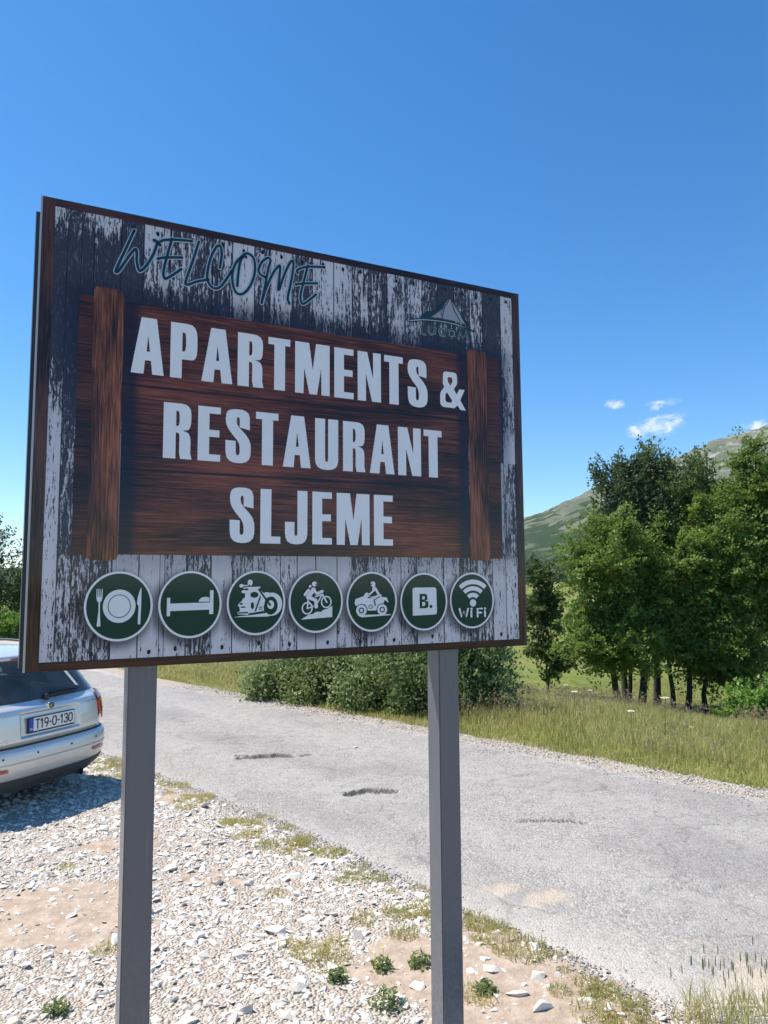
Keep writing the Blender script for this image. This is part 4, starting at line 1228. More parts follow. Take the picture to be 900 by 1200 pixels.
# ================================================================== vegetation
def leaf_mat(name, a, b, c, trans=.35, rough=.5):
    mt, nt, bs = new_mat(name)
    r = ISL(nt)
    n = SS(nt, NOISE(nt, POS(nt), 1.5, 3), .3, .7)
    col = RAMP(nt, MA(nt, 'ADD', MA(nt, 'MULTIPLY', r, .55), MA(nt, 'MULTIPLY', n, .45)), [(.2, a), (.55, b), (.85, c)])
    setp(nt, bs, col=col, rough=rough, spec=.35)
    tr = ND(nt, 'ShaderNodeBsdfTranslucent', {'Color': MIX(nt, .5, col, tuple(min(1, x * 1.6) for x in c))})
    mx_ = ND(nt, 'ShaderNodeMixShader', {0: trans, 1: bs.outputs[0], 2: tr.outputs[0]})
    nt.links.new(mx_.outputs[0], nt.nodes['Material Output'].inputs[0])
    return mt


M['beech'] = leaf_mat('beech_leaf', (.075, .140, .025), (.130, .215, .038), (.23, .30, .066))
M['dark_leaf'] = leaf_mat('dark_leaf', (.040, .070, .030), (.065, .105, .042), (.110, .15, .062))
M['olive_leaf'] = leaf_mat('olive_leaf', (.060, .100, .030), (.092, .145, .040), (.15, .195, .065))
M['willow_leaf'] = leaf_mat('willow_leaf', (.12, .175, .060), (.18, .245, .085), (.30, .35, .15))
M['bright_leaf'] = leaf_mat('bright_leaf', (.085, .170, .022), (.130, .240, .032), (.19, .30, .055))
M['weed_leaf'] = leaf_mat('weed_leaf', (.10, .145, .045), (.15, .20, .062), (.23, .27, .11))
M['grass'] = leaf_mat('grass_blade', (.18, .215, .045), (.32, .31, .085), (.54, .46, .21), .5, .6)
M['straw'] = leaf_mat('straw_blade', (.28, .22, .10), (.36, .29, .14), (.44, .36, .20), .3, .7)
M['seed'] = leaf_mat('seed_head', (.24, .165, .105), (.33, .24, .15), (.42, .33, .21), .2, .8)
M['bark'] = simple('grey_bark', (.085, .075, .062), .9, 0, .35, 9, .6)
M['bark_dark'] = simple('dark_bark', (.038, .033, .028), .9, 0, .35, 9, .6)
M['flower'] = simple('yellow_petal', (.75, .55, .02), .6, 0, .1)
M['flower_white'] = simple('white_umbel', (.62, .60, .52), .8, 0, .1)


def unit(v): return v / (np.linalg.norm(v, axis=-1, keepdims=True) + 1e-9)


def leaves_np(P, Nn, L, W, g):
    """diamond leaves at P, lying across normal Nn, length L width W -> V, F(quads)"""
    n = len(P)
    r = g.normal(size=(n, 3))
    a = unit(np.cross(Nn, r)); b = np.cross(Nn, a)
    L = np.asarray(L)[:, None]; W = np.asarray(W)[:, None]
    dr = -Nn * L * .10
    V = np.stack([P - a * L * .5 + dr, P + b * W * .5, P + a * L * .5 + dr, P - b * W * .5], 1).reshape(-1, 3)
    return V, np.arange(n * 4).reshape(-1, 4)


def crown_np(blobs, n_spray, per, g, spray_r=.56, leaf=.105, flat=.80, shell=.36, thick=.07, rise=.25):
    """blobs (cx,cy,cz,rx,ry,rz,weight): leafy sprays spread through ellipsoids, denser towards the skin"""
    sub = []
    for b in blobs:
        for q_ in range(7):
            d_ = unit(g.normal(size=3)); k_ = g.uniform(.42, .62)
            sub.append([b[j] + d_[j] * b[3 + j] * (1.02 - k_) for j in range(3)] + [b[3 + j] * k_ for j in range(3)] + [b[6]])
    B = np.array(sub, float)
    w = B[:, 6] * B[:, 3] * B[:, 4] * B[:, 5]; w = np.maximum(w ** .75, 1e-6); w /= w.sum()
    id_ = g.choice(len(B), n_spray, p=w)
    d = unit(g.normal(size=(n_spray, 3)))
    rad = g.random(n_spray) ** shell
    lump = .80 + .38 * g.random(n_spray)
    c = B[id_, :3] + d * (rad * lump)[:, None] * B[id_, 3:6]
    up = unit(np.array([0, 0, 1.0]) * flat + d * .55 * (1 - flat + .3) + g.normal(size=(n_spray, 3)) * .22)
    ta = unit(d * [1, 1, .5] + np.array([0, 0, rise]) + g.normal(size=(n_spray, 3)) * .45)
    up = unit(up - ta * (up * ta).sum(1, keepdims=True)); tb = np.cross(up, ta)
    sr = spray_r * (.55 + .8 * g.random(n_spray))
    k = np.repeat(np.arange(n_spray), per)
    an = g.random(len(k)) * 2 * np.pi; rr = np.sqrt(g.random(len(k)))
    P = c[k] + ta[k] * (rr * np.cos(an) * sr[k] * 1.25)[:, None] + tb[k] * (rr * np.sin(an) * sr[k] * (.55 - .25 * np.cos(an)))[:, None]
    P = P + up[k] * ((g.normal(size=len(k)) * thick - .35 * rr ** 2 * .6) * sr[k])[:, None]
    Nn = unit(up[k] + g.normal(size=(len(k), 3)) * .55)
    L = leaf * (.6 + .8 * g.random(len(k)))
    V, F = leaves_np(P, Nn, L, L * .62, g)
    return V, F, c


def limbs_np(base, fork, ends, r0, g, n=6):
    VV = []; FF = []; o = 0
    base = np.array(base, float); fork = np.array(fork, float)
    k = 6
    pts = [base + (fork - base) * t + np.array([.24 * math.sin(3 * t + base[0] * 5 + fork[0] * 9), .2 * math.cos(4 * t + base[1] * 3), 0]) * t * (1 - t) * 3 for t in np.linspace(0, 1, k)]
    rad = [r0 * (1.25 if i == 0 else 1.0) * (1 - .45 * i / (k - 1)) for i in range(k)]
    V, F = tube_np(pts, rad, 8); VV.append(V); FF.append(F + o); o += len(V)
    for e in ends:
        t = g.uniform(.45, .98)
        s = base + (fork - base) * t
        m_ = s + (e - s) * .5 + np.array([g.normal() * .12, g.normal() * .12, .22 * np.linalg.norm(e - s) * .4])
        P = np.array([s, s + (m_ - s) * .55, m_, m_ + (e - m_) * .6, e])
        rr = r0 * .42 * np.array([1, .75, .5, .3, .12]) * g.uniform(.6, 1.1)
        V, F = tube_np(P, list(rr), 5); VV.append(V); FF.append(F + o); o += len(V)
    return np.concatenate(VV), np.concatenate(FF)


def tree(name, label, base, fork, blobs, n_spray, per, leafm, barkm='bark', r0=.13, seed=1, n_limb=26, cat='tree', group=None, extra=(), **kw):
    g = np.random.default_rng(seed)
    x, y = base
    z = float(hgt(np.array(x), np.array(y))) - .06
    root = empty(name, (x, y, z))
    tag(root, label, cat, group)
    off = np.array([x, y, z])
    V, F, c = crown_np(blobs, n_spray, per, g, **kw)
    V = V - off
    link('crown', fmesh('crown', V, F, M[leafm], False), root)
    ends = c[g.choice(len(c), min(n_limb, len(c)), replace=False)] - off
    bases = [((0, 0, 0), tuple(np.array(fork) - off))] + [((a - x, b - y, float(hgt(np.array(a), np.array(b))) - .06 - z), tuple(np.array(f) - off)) for a, b, f in extra]
    for i, (b_, f_) in enumerate(bases):
        e = ends[i::len(bases)]
        V, F = limbs_np(b_, f_, e, r0 * (1 if i == 0 else .85), g)
        link('trunk', fmesh('trunk', V, F, M[barkm], True), root)
    return root


# ---- the stand of beeches beyond the road
GR = 'trees standing together in the meadow'
tree('beech_tree', 'bright green leafy tree at the meadow edge of the grove', (7.55, 24.0), (7.3, 24.1, 1.6),
     [(7.35, 24.0, 2.5, 1.75, 1.7, 1.55, 1), (6.75, 23.8, .55, 1.4, 1.3, 1.5, 1), (8.0, 23.7, .05, 1.45, 1.2, 1.5, 1), (8.7, 24.6, 2.3, 1.4, 1.2, 1.7, 1), (7.6, 24.0, 3.5, 1.0, 1.0, .95, 1)], 760, 90, 'beech', 'bark_dark', .115, 101, group=GR)
tree('beech_tree', 'tree with thin feathery dark top rising above the grove', (8.2, 25.6), (8.6, 25.8, 3.6),
     [(8.5, 25.8, 3.2, 1.55, 1.5, 1.8, 1), (8.35, 25.8, 5.1, 1.15, 1.0, 1.0, .5), (7.75, 25.8, 5.75, .40, .3, .6, 2.2), (8.45, 25.8, 6.15, .35, .3, .8, 2.2), (8.95, 25.9, 5.9, .38, .3, .7, 2.2), (8.9, 25.7, 1.6, 1.6, 1.4, 1.5, 1), (9.2, 25.6, 4.5, 1.3, 1.1, 1.5, .9)], 780, 52, 'dark_leaf', 'bark_dark', .11, 102, n_limb=40, group=GR, spray_r=.46, leaf=.10, flat=.35, rise=1.1)
tree('beech_tree', 'straight dark trunked tree with olive crown in mid grove', (9.45, 26.2), (9.7, 26.2, 3.4),
     [(9.7, 26.2, 3.3, 1.3, 1.3, 1.8, 1), (9.75, 26.3, 5.15, .85, .8, 1.15, .7), (9.55, 26.3, 6.25, .32, .3, .75, 2.2), (10.15, 26.2, 6.15, .36, .3, .7, 2.2), (10.7, 25.6, 4.7, 1.1, 1.0, 1.5, .9), (11.0, 25.7, 5.9, .45, .5, .8, 1.2), (9.6, 25.6, 1.2, 1.4, 1.2, 1.6, 1)], 860, 52, 'olive_leaf', 'bark_dark', .12, 103, n_limb=44, group=GR, spray_r=.46, leaf=.10, flat=.4, rise=1.1)
tree('beech_tree', 'several stemmed tree with low dense olive crown in the grove', (9.85, 24.6), (10.0, 24.7, 1.2),
     [(9.5, 24.3, -.12, 1.4, 1.1, 1.45, 1), (10.6, 24.3, -.05, 1.5, 1.2, 1.6, 1), (10.2, 24.4, 2.4, 1.7, 1.3, 1.7, 1), (11.0, 24.6, 3.6, 1.2, 1.2, 1.5, 1)], 700, 88, 'beech', 'bark_dark', .10, 104, group=GR, extra=((9.6, 25.1, (9.6, 25.0, .9)), (10.55, 24.8, (10.7, 24.7, 1.0))))
tree('beech_tree', 'tallest broad green tree in the grove, beside the bright bush', (12.2, 25.4), (12.3, 25.4, 2.9),
     [(12.3, 25.3, 4.1, 1.6, 1.6, 1.6, 1), (12.6, 25.4, 5.55, 1.1, 1.1, 1.15, 1), (12.75, 25.4, 6.65, .45, .5, .55, 1), (11.5, 24.7, 2.4, 1.6, 1.4, 1.7, 1), (12.9, 24.6, 1.6, 1.9, 1.5, 2.0, 1), (11.5, 24.3, -.3, 1.6, 1.2, 1.5, 1), (11.35, 25.2, 4.0, 1.0, 1.0, 1.1, .8)], 1200, 90, 'beech', 'bark_dark', .2, 105, n_limb=40, group=GR)
tree('beech_tree', 'wide dark green tree closing the grove on the downhill side', (14.6, 26.0), (14.6, 26.0, 2.6),
     [(14.5, 25.9, 3.9, 2.0, 1.9, 2.0, 1), (14.4, 25.6, 1.4, 2.2, 1.8, 2.2, 1), (15.2, 26.0, 5.2, 1.2, 1.2, 1.1, 1)], 640, 84, 'olive_leaf', 'bark_dark', .2, 106, group=GR)
# two slimmer stems standing in front of the grove's left tree
tree('beech_tree', 'slim leaning tree stem next to the bright leafy tree', (7.95, 24.7), (8.1, 24.8, 1.7), [(8.2, 24.7, 1.9, 1.0, 1.0, 1.3, 1)], 140, 84, 'beech', 'bark_dark', .075, 107, n_limb=10, group=GR)
tree('beech_tree', 'smooth trunked tree between the slim stem and mid grove', (8.28, 24.4), (8.35, 24.5, 1.6), [(8.5, 24.4, 1.3, 1.0, .9, 1.2, 1)], 170, 42, 'dark_leaf', 'bark_dark', .13, 108, n_limb=10, group=GR)
tree('young_tree', 'slender grey green young tree alone in the meadow', (6.0, 28.0), (6.05, 28.0, 1.0),
     [(6.1, 28.0, -.85, 1.0, .9, 1.0, 1), (6.0, 28.0, .7, .95, .85, 1.2, 1), (5.85, 28.0, 2.1, .65, .6, .95, 1)], 330, 50, 'olive_leaf', 'bark', .06, 109, n_limb=30, spray_r=.32, leaf=.11, flat=.2, extra=((6.1, 28.05, (6.3, 28.0, .2)),))

# ---- shrubs
def bush(name, label, base, blobs, n_spray, per, leafm, seed, group=None, **kw):
    return tree(name, label, base, (base[0], base[1], blobs[0][2]), blobs, n_spray, per, leafm, 'bark', .03, seed, 26, 'bush', group, **kw)


bush('bush', 'bright green bush at the foot of the grove', (8.7, 17.0), [(8.7, 17.0, -.75, 1.05, 1.0, .75, 1), (9.7, 17.2, -.55, 1.2, 1.0, 1.0, 1), (8.1, 16.9, -1.0, .7, .7, .45, .8)], 400, 46, 'bright_leaf', 121, spray_r=.26, leaf=.095, flat=.2)
HG = 'willow shrubs along the far side of the road'
hb = [(-2.35, 13.45, .60, .55), (-1.45, 12.95, .85, .80), (-.45, 12.25, .95, 1.15), (.35, 11.75, .70, .80), (1.05, 12.2, .66, 1.0)]
hl = ['low willow shrub at the tapering end of the hedge', 'bushy willow shrub second from the hedge end', 'rounded grey green willow shrub in the middle of the hedge', 'dense willow shrub just before the right post', 'ragged willow shrub behind the right post']
for i, (x, y, r, h) in enumerate(hb):
    x += .50; y += .52
    z0 = float(hgt(np.array(x), np.array(y)))
    bush('willow_shrub', hl[i], (x, y), [(x, y, z0 + h * .55, r, r * .8, h * .62, 1), (x + .25 * r, y + .2, z0 + h * 1.05, r * .75, r * .6, h * .6, 1), (x - .6 * r, y - .25, z0 + h * .32, r * .6, r * .5, h * .42, .9), (x + .6 * r, y - .35, z0 + h * .25, r * .5, r * .4, h * .34, .9)],
         230, 46, ('willow_leaf', 'weed_leaf', 'willow_leaf', 'olive_leaf', 'willow_leaf')[i], 130 + i, HG, spray_r=.36, leaf=.072, flat=.1, thick=.4, rise=1.5)
bush('bush', 'small round dark bush between hedge and open meadow', (2.0, 14.6), [(2.0, 14.6, -.55, .38, .38, .42, 1), (1.75, 14.6, -.2, .3, .3, .3, .7)], 110, 38, 'olive_leaf', 141, spray_r=.18, leaf=.055, flat=.2, thick=.3)
# ---- behind the car
tree('roadside_tree', 'tall dark tree behind the parked car', (-17.3, 31.0), (-17.2, 31.0, 3.0), [(-17.2, 31, 3.2, 1.5, 1.6, 2.1, 1), (-16.2, 30.6, 1.9, 1.0, 1.1, 1.4, 1)], 360, 44, 'dark_leaf', 'bark_dark', .2, 151)
tree('roadside_tree', 'lower dark tree beside the bend of the road', (-15.1, 32.0), (-15.1, 32.0, 2.2), [(-15.2, 32, 2.3, 1.3, 1.3, 2.0, 1), (-14.0, 32, 1.6, 1.2, 1.2, 1.5, 1)], 320, 44, 'olive_leaf', 'bark_dark', .18, 152)
bush('bush', 'yellow green bush at the road bend behind the car', (-15.2, 29.0), [(-15.3, 29.0, .55, 1.2, .8, .75, 1), (-14.2, 29.1, .45, .9, .8, .65, 1)], 260, 44, 'bright_leaf', 153, spray_r=.28, leaf=.08, flat=.2)

# ---- wood on the lower slope, one mass
g = np.random.default_rng(77)
VV = []; FF = []; o = 0
for i in range(260):
    if i < 150:
        a_ = g.uniform(.10, .40); r_ = g.uniform(330, 620)
    else:
        a_ = g.uniform(-.62, .10); r_ = g.uniform(260, 620)
    x, y = r_ * math.sin(a_), r_ * math.cos(a_)
    z = max(float(hgt(np.array(x), np.array(y))), 0) + max(0, (r_ - 430) * .05)
    h = g.uniform(7, 13)
    V, F, c = crown_np([(x, y, z + h * .5, h * .33, h * .33, h * .52, 1)], 26, 16, g, spray_r=1.4, leaf=1.0, flat=.3)
    VV.append(V); FF.append(F + o); o += len(V)
tag(link('distant_wood', fmesh('distant_wood', np.concatenate(VV), np.concatenate(FF), M['dark_leaf'])), 'dark green wood at the foot of the mountain', 'wood', None, 'stuff')


# ---- grass
def blades_np(P, H, W, lean, g, seg=2):
    """tapered bent blades: P base points, H heights, W widths"""
    n = len(P)
    an = g.random(n) * 2 * np.pi
    d = np.stack([np.cos(an), np.sin(an), 0 * an], 1)
    an2 = g.random(n) * 2 * np.pi
    sd_ = np.stack([np.cos(an2), np.sin(an2), 0 * an], 1) * (W * .5)[:, None]
    up = np.array([0, 0, 1.])
    ln = (lean * g.random(n))[:, None]
    m_ = P + up * (H * .55)[:, None] + d * ln * (H * .30)[:, None]
    t = P + up * (H * (1 - .25 * ln[:, 0] ** 2))[:, None] + d * ln * (H * .95)[:, None]
    V = np.stack([P - sd_, P + sd_, m_ - sd_ * .8, m_ + sd_ * .8, t], 1).reshape(-1, 3)
    b = np.arange(n)[:, None] * 5
    return V, [np.concatenate([b, b + 1, b + 3, b + 2], 1), np.concatenate([b + 2, b + 3, b + 4], 1)], t


def ground_z(x, y): return hgt(x, y) - .02


g = np.random.default_rng(5)
def verge_pts(n, e0, e1, t0, t1, pw=1.0):
    e = e0 + (e1 - e0) * g.random(n) ** pw
    t = g.uniform(t0, t1, n)
    s = ROAD_R + .42 + e + bend(t) + .12 * (fbm(t * 2.2, t * 0, 61, 2) - .5)
    x, y = st(s, t)
    return x, y, e, t


def grass_mesh(n, e0, e1, t0, t1, h0, h1, w0, mat, name, label, pw=1.0, lean=.7, thr=None):
    x, y, e, t = verge_pts(n, e0, e1, t0, t1, pw)
    k = fbm(x * .9, y * .9, 71, 3)
    if thr is not None:
        keep = g.random(n) < np.clip((k - thr) * 5, 0, 1); x, y, e, t, k = x[keep], y[keep], e[keep], t[keep], k[keep]
    z = ground_z(x, y)
    H = (h0 + (h1 - h0) * g.random(len(x))) * (.55 + .9 * k) * (.35 + .65 * sst(0, .9, e))
    V, F, tip = blades_np(np.stack([x, y, z], 1), H, w0 * (.6 + .8 * g.random(len(x))), lean, g)
    tag(link(name, fmesh(name, V, F, M[mat])), label, 'grass', None, 'stuff')
    return tip


grass_mesh(120000, 0, 9, -8, 17, .08, .27, .009, 'grass', 'meadow_grass', 'tall green and yellow grass along the far road edge', 1.4)
grass_mesh(70000, 6, 34, -16, 16, .12, .26, .020, 'grass', 'meadow_grass', 'meadow grass sloping down towards the trees', 1.2)
grass_mesh(26000, 0, 7, 14, 34, .10, .28, .014, 'grass', 'meadow_grass', 'grass on the verge by the far road bend', 1.2)
tip = grass_mesh(22000, .3, 12, -8, 15, .20, .40, .005, 'straw', 'dry_grass', 'dry straw coloured grass stems standing in the verge', 1.2, .45, .42)
n = len(tip)
Vs, Fs = leaves_np(np.repeat(tip, 2, 0) + g.normal(size=(n * 2, 3)) * .012, unit(g.normal(size=(n * 2, 3)) * [1, 1, .15]), .045 + .04 * g.random(n * 2), .009 + .006 * g.random(n * 2), g)
tag(link('grass_seed_heads', fmesh('grass_seed_heads', Vs, Fs, M['seed'])), 'feathery brownish seed heads of the verge grass', 'grass', None, 'stuff')
# white umbel flowers, each a plant
ub = MB()
gg = random.Random(4)
ub.tube([(0, 0, 0), (.01, .0, .3), (.0, .01, .55)], .004, 5)
ustem = ub.build('stem', M['weed_leaf'])
um = MB()
for k in range(16):
    a = k * 2.4; r = .012 * math.sqrt(k)
    um.lathe([(.001, 0), (.012, .004), (.001, .008)], (r * math.cos(a), r * math.sin(a) + .01, .55 - r * .2), 'z', 6)
uhead = um.build('flower_head', M['flower_white'])
ume, uhe = ustem.data, uhead.data
bpy.data.objects.remove(ustem); bpy.data.objects.remove(uhead)
for i in range(16):
    e = gg.uniform(.5, 4); t = gg.uniform(-3, 9); x, y = st(ROAD_R + .3 + e, t)
    u_ = empty('umbel_flower', (x, y, float(hgt(np.array(x), np.array(y))) - .02), gg.uniform(0, 6))
    s_ = gg.uniform(.7, 1.15); u_.scale = (s_, s_, s_)
    tag(u_, 'white flowering umbel standing in the verge grass', 'flower', 'white umbels in the verge grass')
    link('stem', ume, u_); link('flower_head', uhe, u_)

# ================================================================== stones
g = np.random.default_rng(9)
def stone_geo(g, k=11, flat=.6):
    P = unit(g.normal(size=(k, 3))) * (.75 + .35 * g.random((k, 1)))
    P[:, 2] *= flat; P[:, 0] *= g.uniform(.9, 1.3)
    bm = bmesh.new()
    vs = [bm.verts.new(p) for p in P]
    res = bmesh.ops.convex_hull(bm, input=vs)
    dead = [e for e in res['geom_interior'] if isinstance(e, bmesh.types.BMVert)]
    if dead: bmesh.ops.delete(bm, geom=dead, context='VERTS')
    bmesh.ops.recalc_face_normals(bm, faces=bm.faces)
    bm.verts.index_update()
    V = np.array([v.co[:] for v in bm.verts]); F = np.array([[v.index for v in f.verts] for f in bm.faces])
    bm.free()
    return V, F


def stone_mat(name, a, b, c):
    mt, nt, bs = new_mat(name)
    r = ISL(nt)
    oi = ND(nt, 'ShaderNodeObjectInfo').outputs['Random']
    n = NOISE(nt, POS(nt), 22, 5, .6)
    k = MA(nt, 'FRACT', MA(nt, 'ADD', r, oi))
    col = RAMP(nt, k, [(.0, a), (.10, tuple(.6 * p + .4 * q_ for p, q_ in zip(a, b))), (.35, b), (.8, b), (1.0, c)])
    col = MIX(nt, MA(nt, 'MULTIPLY', SS(nt, n, .5, .75), .45), col, (.46, .41, .34))
    setp(nt, bs, col=col, rough=.9, spec=.2, nrm=BUMP(nt, NOISE(nt, POS(nt), 90, 4), .5, .004))
    return mt


M['limestone'] = stone_mat('limestone', (.42, .38, .33), (.62, .58, .52), (.72, .69, .635))
M['limestone_big'] = stone_mat('limestone_block', (.50, .42, .33), (.61, .585, .54), (.68, .66, .62))
M['grey_chip'] = stone_mat('grey_chippings', (.22, .215, .21), (.36, .35, .34), (.55, .53, .50))
M['grit_pale'] = stone_mat('pale_grit', (.26, .245, .22), (.42, .395, .355), (.60, .57, .52))
protos = [stone_geo(g, int(g.integers(9, 14)), g.uniform(.34, .62)) for _ in range(24)]


def scatter(x, y, z, size, name, label, mat):
    VV = []; FF = []; o = 0
    pid = g.integers(0, len(protos), len(x))
    for p, (PV, PF) in enumerate(protos):
        id_ = np.nonzero(pid == p)[0]
        if not len(id_): continue
        n = len(id_)
        a = g.random(n) * 2 * np.pi
        ca, sa = np.cos(a)[:, None], np.sin(a)[:, None]
        s = size[id_][:, None]
        tl = (g.normal(size=(n, 2)) * .27)
        X = PV[None, :, 0] * s; Y = PV[None, :, 1] * s * g.uniform(.6, 1.0, (n, 1)); Z = PV[None, :, 2] * s * g.uniform(.6, 1.15, (n, 1)) + X * tl[:, :1] + Y * tl[:, 1:]
        V = np.stack([X * ca - Y * sa + x[id_][:, None], X * sa + Y * ca + y[id_][:, None], Z + z[id_][:, None] + s * .22], 2)
        VV.append(V.reshape(-1, 3))
        k = len(PV)
        FF.append((PF[None] + (np.arange(n) * k)[:, None, None]).reshape(-1, 3) + o)
        o += n * k
    tag(link(name, fmesh(name, np.concatenate(VV), np.concatenate(FF), M[mat])), label, 'gravel', None, 'stuff')


def lot_points(n):
    t = g.uniform(-4.2, 11.5, n); s = g.uniform(-2.6, 3.95, n)
    x, y = st(s, t)
    ok = (y > 2.2) & (np.abs(x / np.maximum(y, .1)) < .72) & (s < road_left(t) + .02 - .10 * g.random(n))
    return x[ok], y[ok]


x, y = lot_points(172000)
keep = g.random(len(x)) > np.maximum(soil_patch(x, y) * .84, .35 * sst(.45, .62, fbm(x * 3.1, y * 3.1, 91, 3)))
x, y = x[keep], y[keep]
s, t = to_st(x, y)
size = .007 + .024 * g.random(len(x)) ** 2.6
big_ = g.random(len(x)) < .045
size = np.where(big_, .026 + .030 * g.random(len(x)) ** 1.6, size)
scatter(x, y, lot_z(x, y) - .003 - size * .13, size, 'gravel', 'white crushed limestone gravel on the lot', 'limestone')
# chippings along the two road edges
n = 16000
t = g.uniform(-3, 12, n)
s = road_left(t) + g.normal(size=n) * .14 + .05
x, y = st(s, t)
scatter(x, y, np.maximum(road_z(x, y) + .006, lot_z(x, y)) - .004, .004 + .009 * g.random(n) ** 2, 'road_chippings', 'loose grey chippings along the near road edge', 'grey_chip')
n = 15000
t = g.uniform(-5, 14, n); s = ROAD_R + .18 + g.normal(size=n) * .20
x, y = st(s, t)
scatter(x, y, np.where(s < ROAD_R - .04, road_z(x, y) + .006, -.018 + 0 * x), .004 + .016 * g.random(n) ** 2.6, 'road_edge_gravel', 'pale gravel along the far road edge', 'grit_pale')
n = 900
t = g.uniform(-2, 10, n); s = g.uniform(4.0, 7.6, n); x, y = st(s, t)
scatter(x, y, road_z(x, y) + .006, .003 + .006 * g.random(n) ** 2, 'road_grit', 'scattered grit lying on the asphalt', 'grey_chip')

# single rocks big enough to pick out
rock_me = []
for i in range(10):
    V, F = stone_geo(g, int(g.integers(12, 20)), g.uniform(.45, .7))
    rock_me.append(fmesh('rock', V, F, M['limestone_big']))
x, y = lot_points(6000)
k_ = np.nonzero(g.random(len(x)) > soil_patch(x, y) * .6)[0][:270]
for i in k_:
    o = link('limestone_rock', rock_me[int(g.integers(0, 10))])
    s_ = .020 + .032 * g.random() ** 2.4
    o.location = (x[i], y[i], float(lot_z(x[i:i + 1], y[i:i + 1])[0]) + s_ * .06)
    o.scale = (s_ * g.uniform(.9, 1.4), s_, s_ * g.uniform(.6, 1.0))
    o.rotation_euler = (g.normal() * .2, g.normal() * .2, g.uniform(0, 6.28))
    tag(o, 'loose pale limestone rock lying on the gravel lot', 'rock', 'rocks scattered over the gravel lot')
for (px, py, sz, sh, lab) in ((.76, 3.83, .058, .7, 'angular white block on bare soil beside the right post'), (-.47, 5.76, .085, .35, 'broad flat white slab near the grassy road edge'), (-.66, 4.64, .075, .5, 'wide white rock between the two posts'),
                              (-.45, 4.0, .045, .9, 'tan brown rock between the two posts'), (.66, 3.95, .05, .45, 'thin white stone leaning by the right post'), (-1.58, 5.64, .07, .4, 'low flat rock just behind the left post'), (.56, 4.19, .055, .5, 'pale slab beside the yellow flowered weed'), (-.38, 9.6, .035, .6, 'small dark stone lying beside the pothole')):
    V, F = stone_geo(g, 16, sh)
    o = link('limestone_rock', fmesh('limestone_rock', V, F, M['limestone_big']))
    o.scale = (sz * 1.15, sz * .75, sz * .75)
    zz = float(lot_z(np.array([px]), np.array([py]))[0]) if py < 9 else .01
    o.location = (px, py, zz + sz * sh * .22); o.rotation_euler = (.1, -.08, px * 5)
    tag(o, lab, 'rock')

# ================================================================== tufts and weeds on the lot
def tuft_mesh(g, n, rad, h, w, lean, mat):
    r = rad * np.sqrt(g.random(n)); a = g.random(n) * 6.283
    V, F, _ = blades_np(np.stack([r * np.cos(a), r * np.sin(a), 0 * a - .01], 1), h * (.45 + .6 * g.random(n)), w * (.6 + .7 * g.random(n)), lean, g)
    return fmesh('blades', V, F, M[mat])


def weed_mesh(g, n, rad, h, leaf):
    P = unit(g.normal(size=(n, 3))) * g.random((n, 1)) ** .5 * [rad, rad, h]
    P[:, 2] = np.abs(P[:, 2])
    V, F = leaves_np(P, unit(g.normal(size=(n, 3)) + [0, 0, 1.2]), leaf * (.6 + .7 * g.random(n)), leaf * .38 * (.6 + .7 * g.random(n)), g)
    return fmesh('leaves', V, F, M['weed_leaf'])


tm = [tuft_mesh(g, 170, .10, .085, .005, .9, 'grass') for _ in range(4)]
tb_ = [tuft_mesh(g, 260, .17, .12, .005, .8, 'grass') for _ in range(3)]
TG = 'small grass tufts along the near road edge'
def tuft(x, y, me, sc, label, group=None, name='grass_tuft'):
    s, t = to_st(np.array([x]), np.array([y]))
    z = float(lot_z(np.array([x]), np.array([y]))[0])
    o = link(name, me, None, (x, y, z), random.uniform(0, 6))
    o.scale = (sc, sc, sc * random.uniform(.45, .8))
    return tag(o, label, 'grass tuft', group)
for i in range(110):
    t = 1.0 + 8.0 * random.random() ** .8
    s = float(road_left(np.array([t]))[0]) - .18 + random.gauss(0, .15)
    x, y = st(s, t)
    tuft(x, y, random.choice(tm), random.uniform(.4, 1.15), 'short grass tuft growing along the near road edge', TG)
for (x, y) in ((-.43, 4.39), (-.15, 4.8), (.22, 5.31), (-.08, 5.46), (-2.37, 5.69), (.46, 3.95), (.88, 3.98), (-.55, 4.45), (-.3, 4.5), (.3, 4.9), (-.95, 6.1), (-1.2, 6.3), (.1, 4.6), (-.75, 5.2)):
    tuft(x, y, random.choice(tm), random.uniform(.6, 1.1), 'short grass tuft growing between the stones of the lot', 'grass tufts between the stones')
for (x, y, sc, lab) in ((.76, 4.42, 1.0, 'spreading grass tuft between right post and asphalt'), (1.06, 3.78, 1.1, 'bright grass tuft at the corner of the bare soil'), (.60, 4.72, .8, 'grass tuft behind the right post'), (-1.6, 4.42, .55, 'weedy tuft beside the left post'), (-.32, 4.30, .85, 'wide flat tuft between the posts')):
    tuft(x, y, random.choice(tb_), sc, lab)
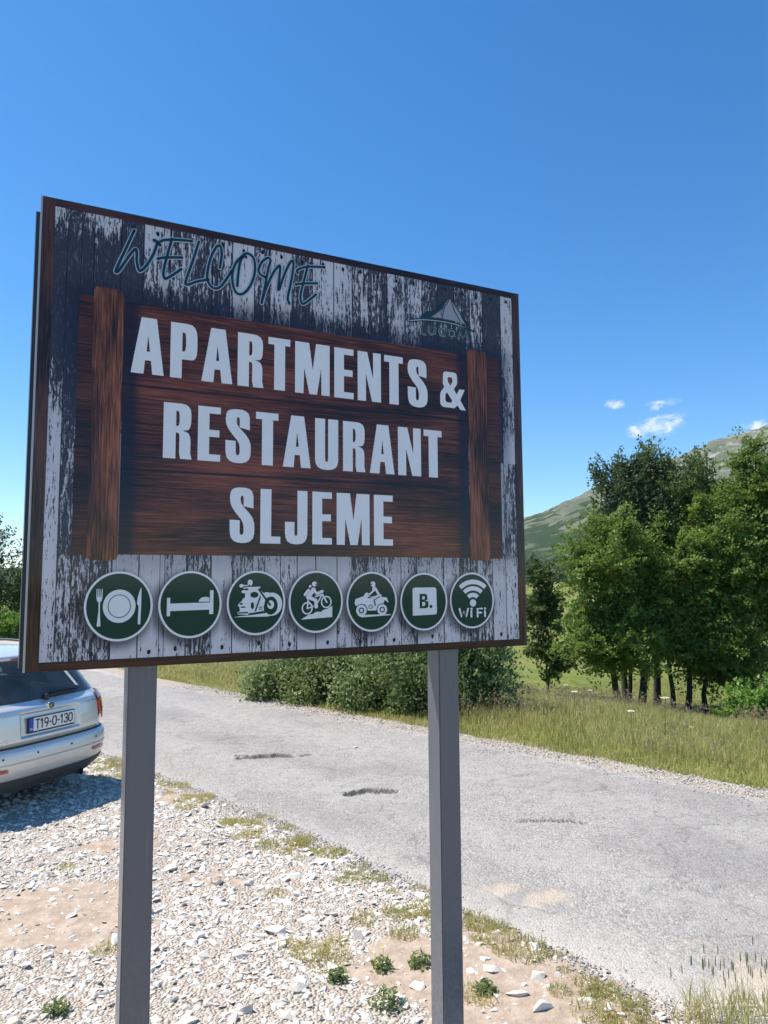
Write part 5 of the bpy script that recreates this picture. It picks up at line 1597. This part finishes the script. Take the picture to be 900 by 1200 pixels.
for (x, y, h, lab, fl) in ((0.0, 3.86, .10, 'leafy weed with dark green leaves in front of the gravel', False), (-.03, 4.22, .07, 'yellow flowered weed between the posts', True), (.18, 4.26, .07, 'low leafy weed beside the yellow flowered one', False), (-.26, 4.10, .06, 'flat rosette weed between the posts', False), (-1.62, 3.83, .07, 'small weed growing left of the left post', False), (.50, 3.98, .06, 'small weed at the foot of the right post', False)):
    z = float(lot_z(np.array([x]), np.array([y]))[0])
    w_ = empty('weed', (x, y, z)); tag(w_, lab, 'weed')
    link('leaves', weed_mesh(g, 110, h * 1.0, h, .04), w_)
    if fl:
        for k in range(2):
            fx, fy = random.uniform(-.05, .05), random.uniform(-.05, .05)
            MB().tube([(fx, fy, 0), (fx * 1.2, fy, .10)], .0015, 4).lathe([(.002, .098), (.008, .102), (.007, .105), (.002, .107)], (fx * 1.2, fy, 0), 'z', 10).build('flower', M['flower'], w_)
# tall stalks at the near right
for i, (x, y) in enumerate(((1.45, 3.72), (1.56, 3.80), (1.70, 3.74), (1.80, 3.82), (1.92, 3.78), (1.62, 3.68))):
    z = float(max(lot_z(np.array([x]), np.array([y]))[0], road_z(np.array([x]), np.array([y]))[0]))
    w_ = empty('grass_clump', (x, y, z), i * 1.3); tag(w_, 'clump of tall grass with dark seed heads at the gravelly road edge', 'grass clump', 'tall seeding grass at the road edge')
    r = .10 * np.sqrt(g.random(60)); a = g.random(60) * 6.28
    V, F, _ = blades_np(np.stack([r * np.cos(a), r * np.sin(a), 0 * a - .01], 1), .06 + .14 * g.random(60), .003 + .003 * g.random(60), .9, g)
    link('blades', fmesh('blades', V, F, M['grass']), w_)
    r = .09 * np.sqrt(g.random(7)); a = g.random(7) * 6.28
    V, F, tip = blades_np(np.stack([r * np.cos(a), r * np.sin(a), 0 * a - .01], 1), .20 + .12 * g.random(7), .0022 + 0 * a, .5, g)
    link('stalks', fmesh('stalks', V, F, M['grass']), w_)
    for p in tip:
        MB().lathe([(.0008, -.026), (.0026, -.014), (.0024, .012), (.0008, .026)], tuple(p), 'z', 6).build('seed_head', M['weed_leaf'], w_)

# ================================================================== air between the lot and the mountain
hz = MB().box((-2650, -950, -60), (2650, 3050, 540)).build('haze', M['soil'])
hz.data.materials.clear()
hm = bpy.data.materials.new('haze_air'); hm.use_nodes = True
nt = hm.node_tree; nt.nodes.clear()
ou = nt.nodes.new('ShaderNodeOutputMaterial')
pv = ND(nt, 'ShaderNodeVolumePrincipled', {'Color': (.80, .88, 1.0, 1), 'Density': .00006, 'Anisotropy': .2})
nt.links.new(pv.outputs[0], ou.inputs['Volume'])
hz.data.materials.append(hm)
tag(hz, kind='stuff')
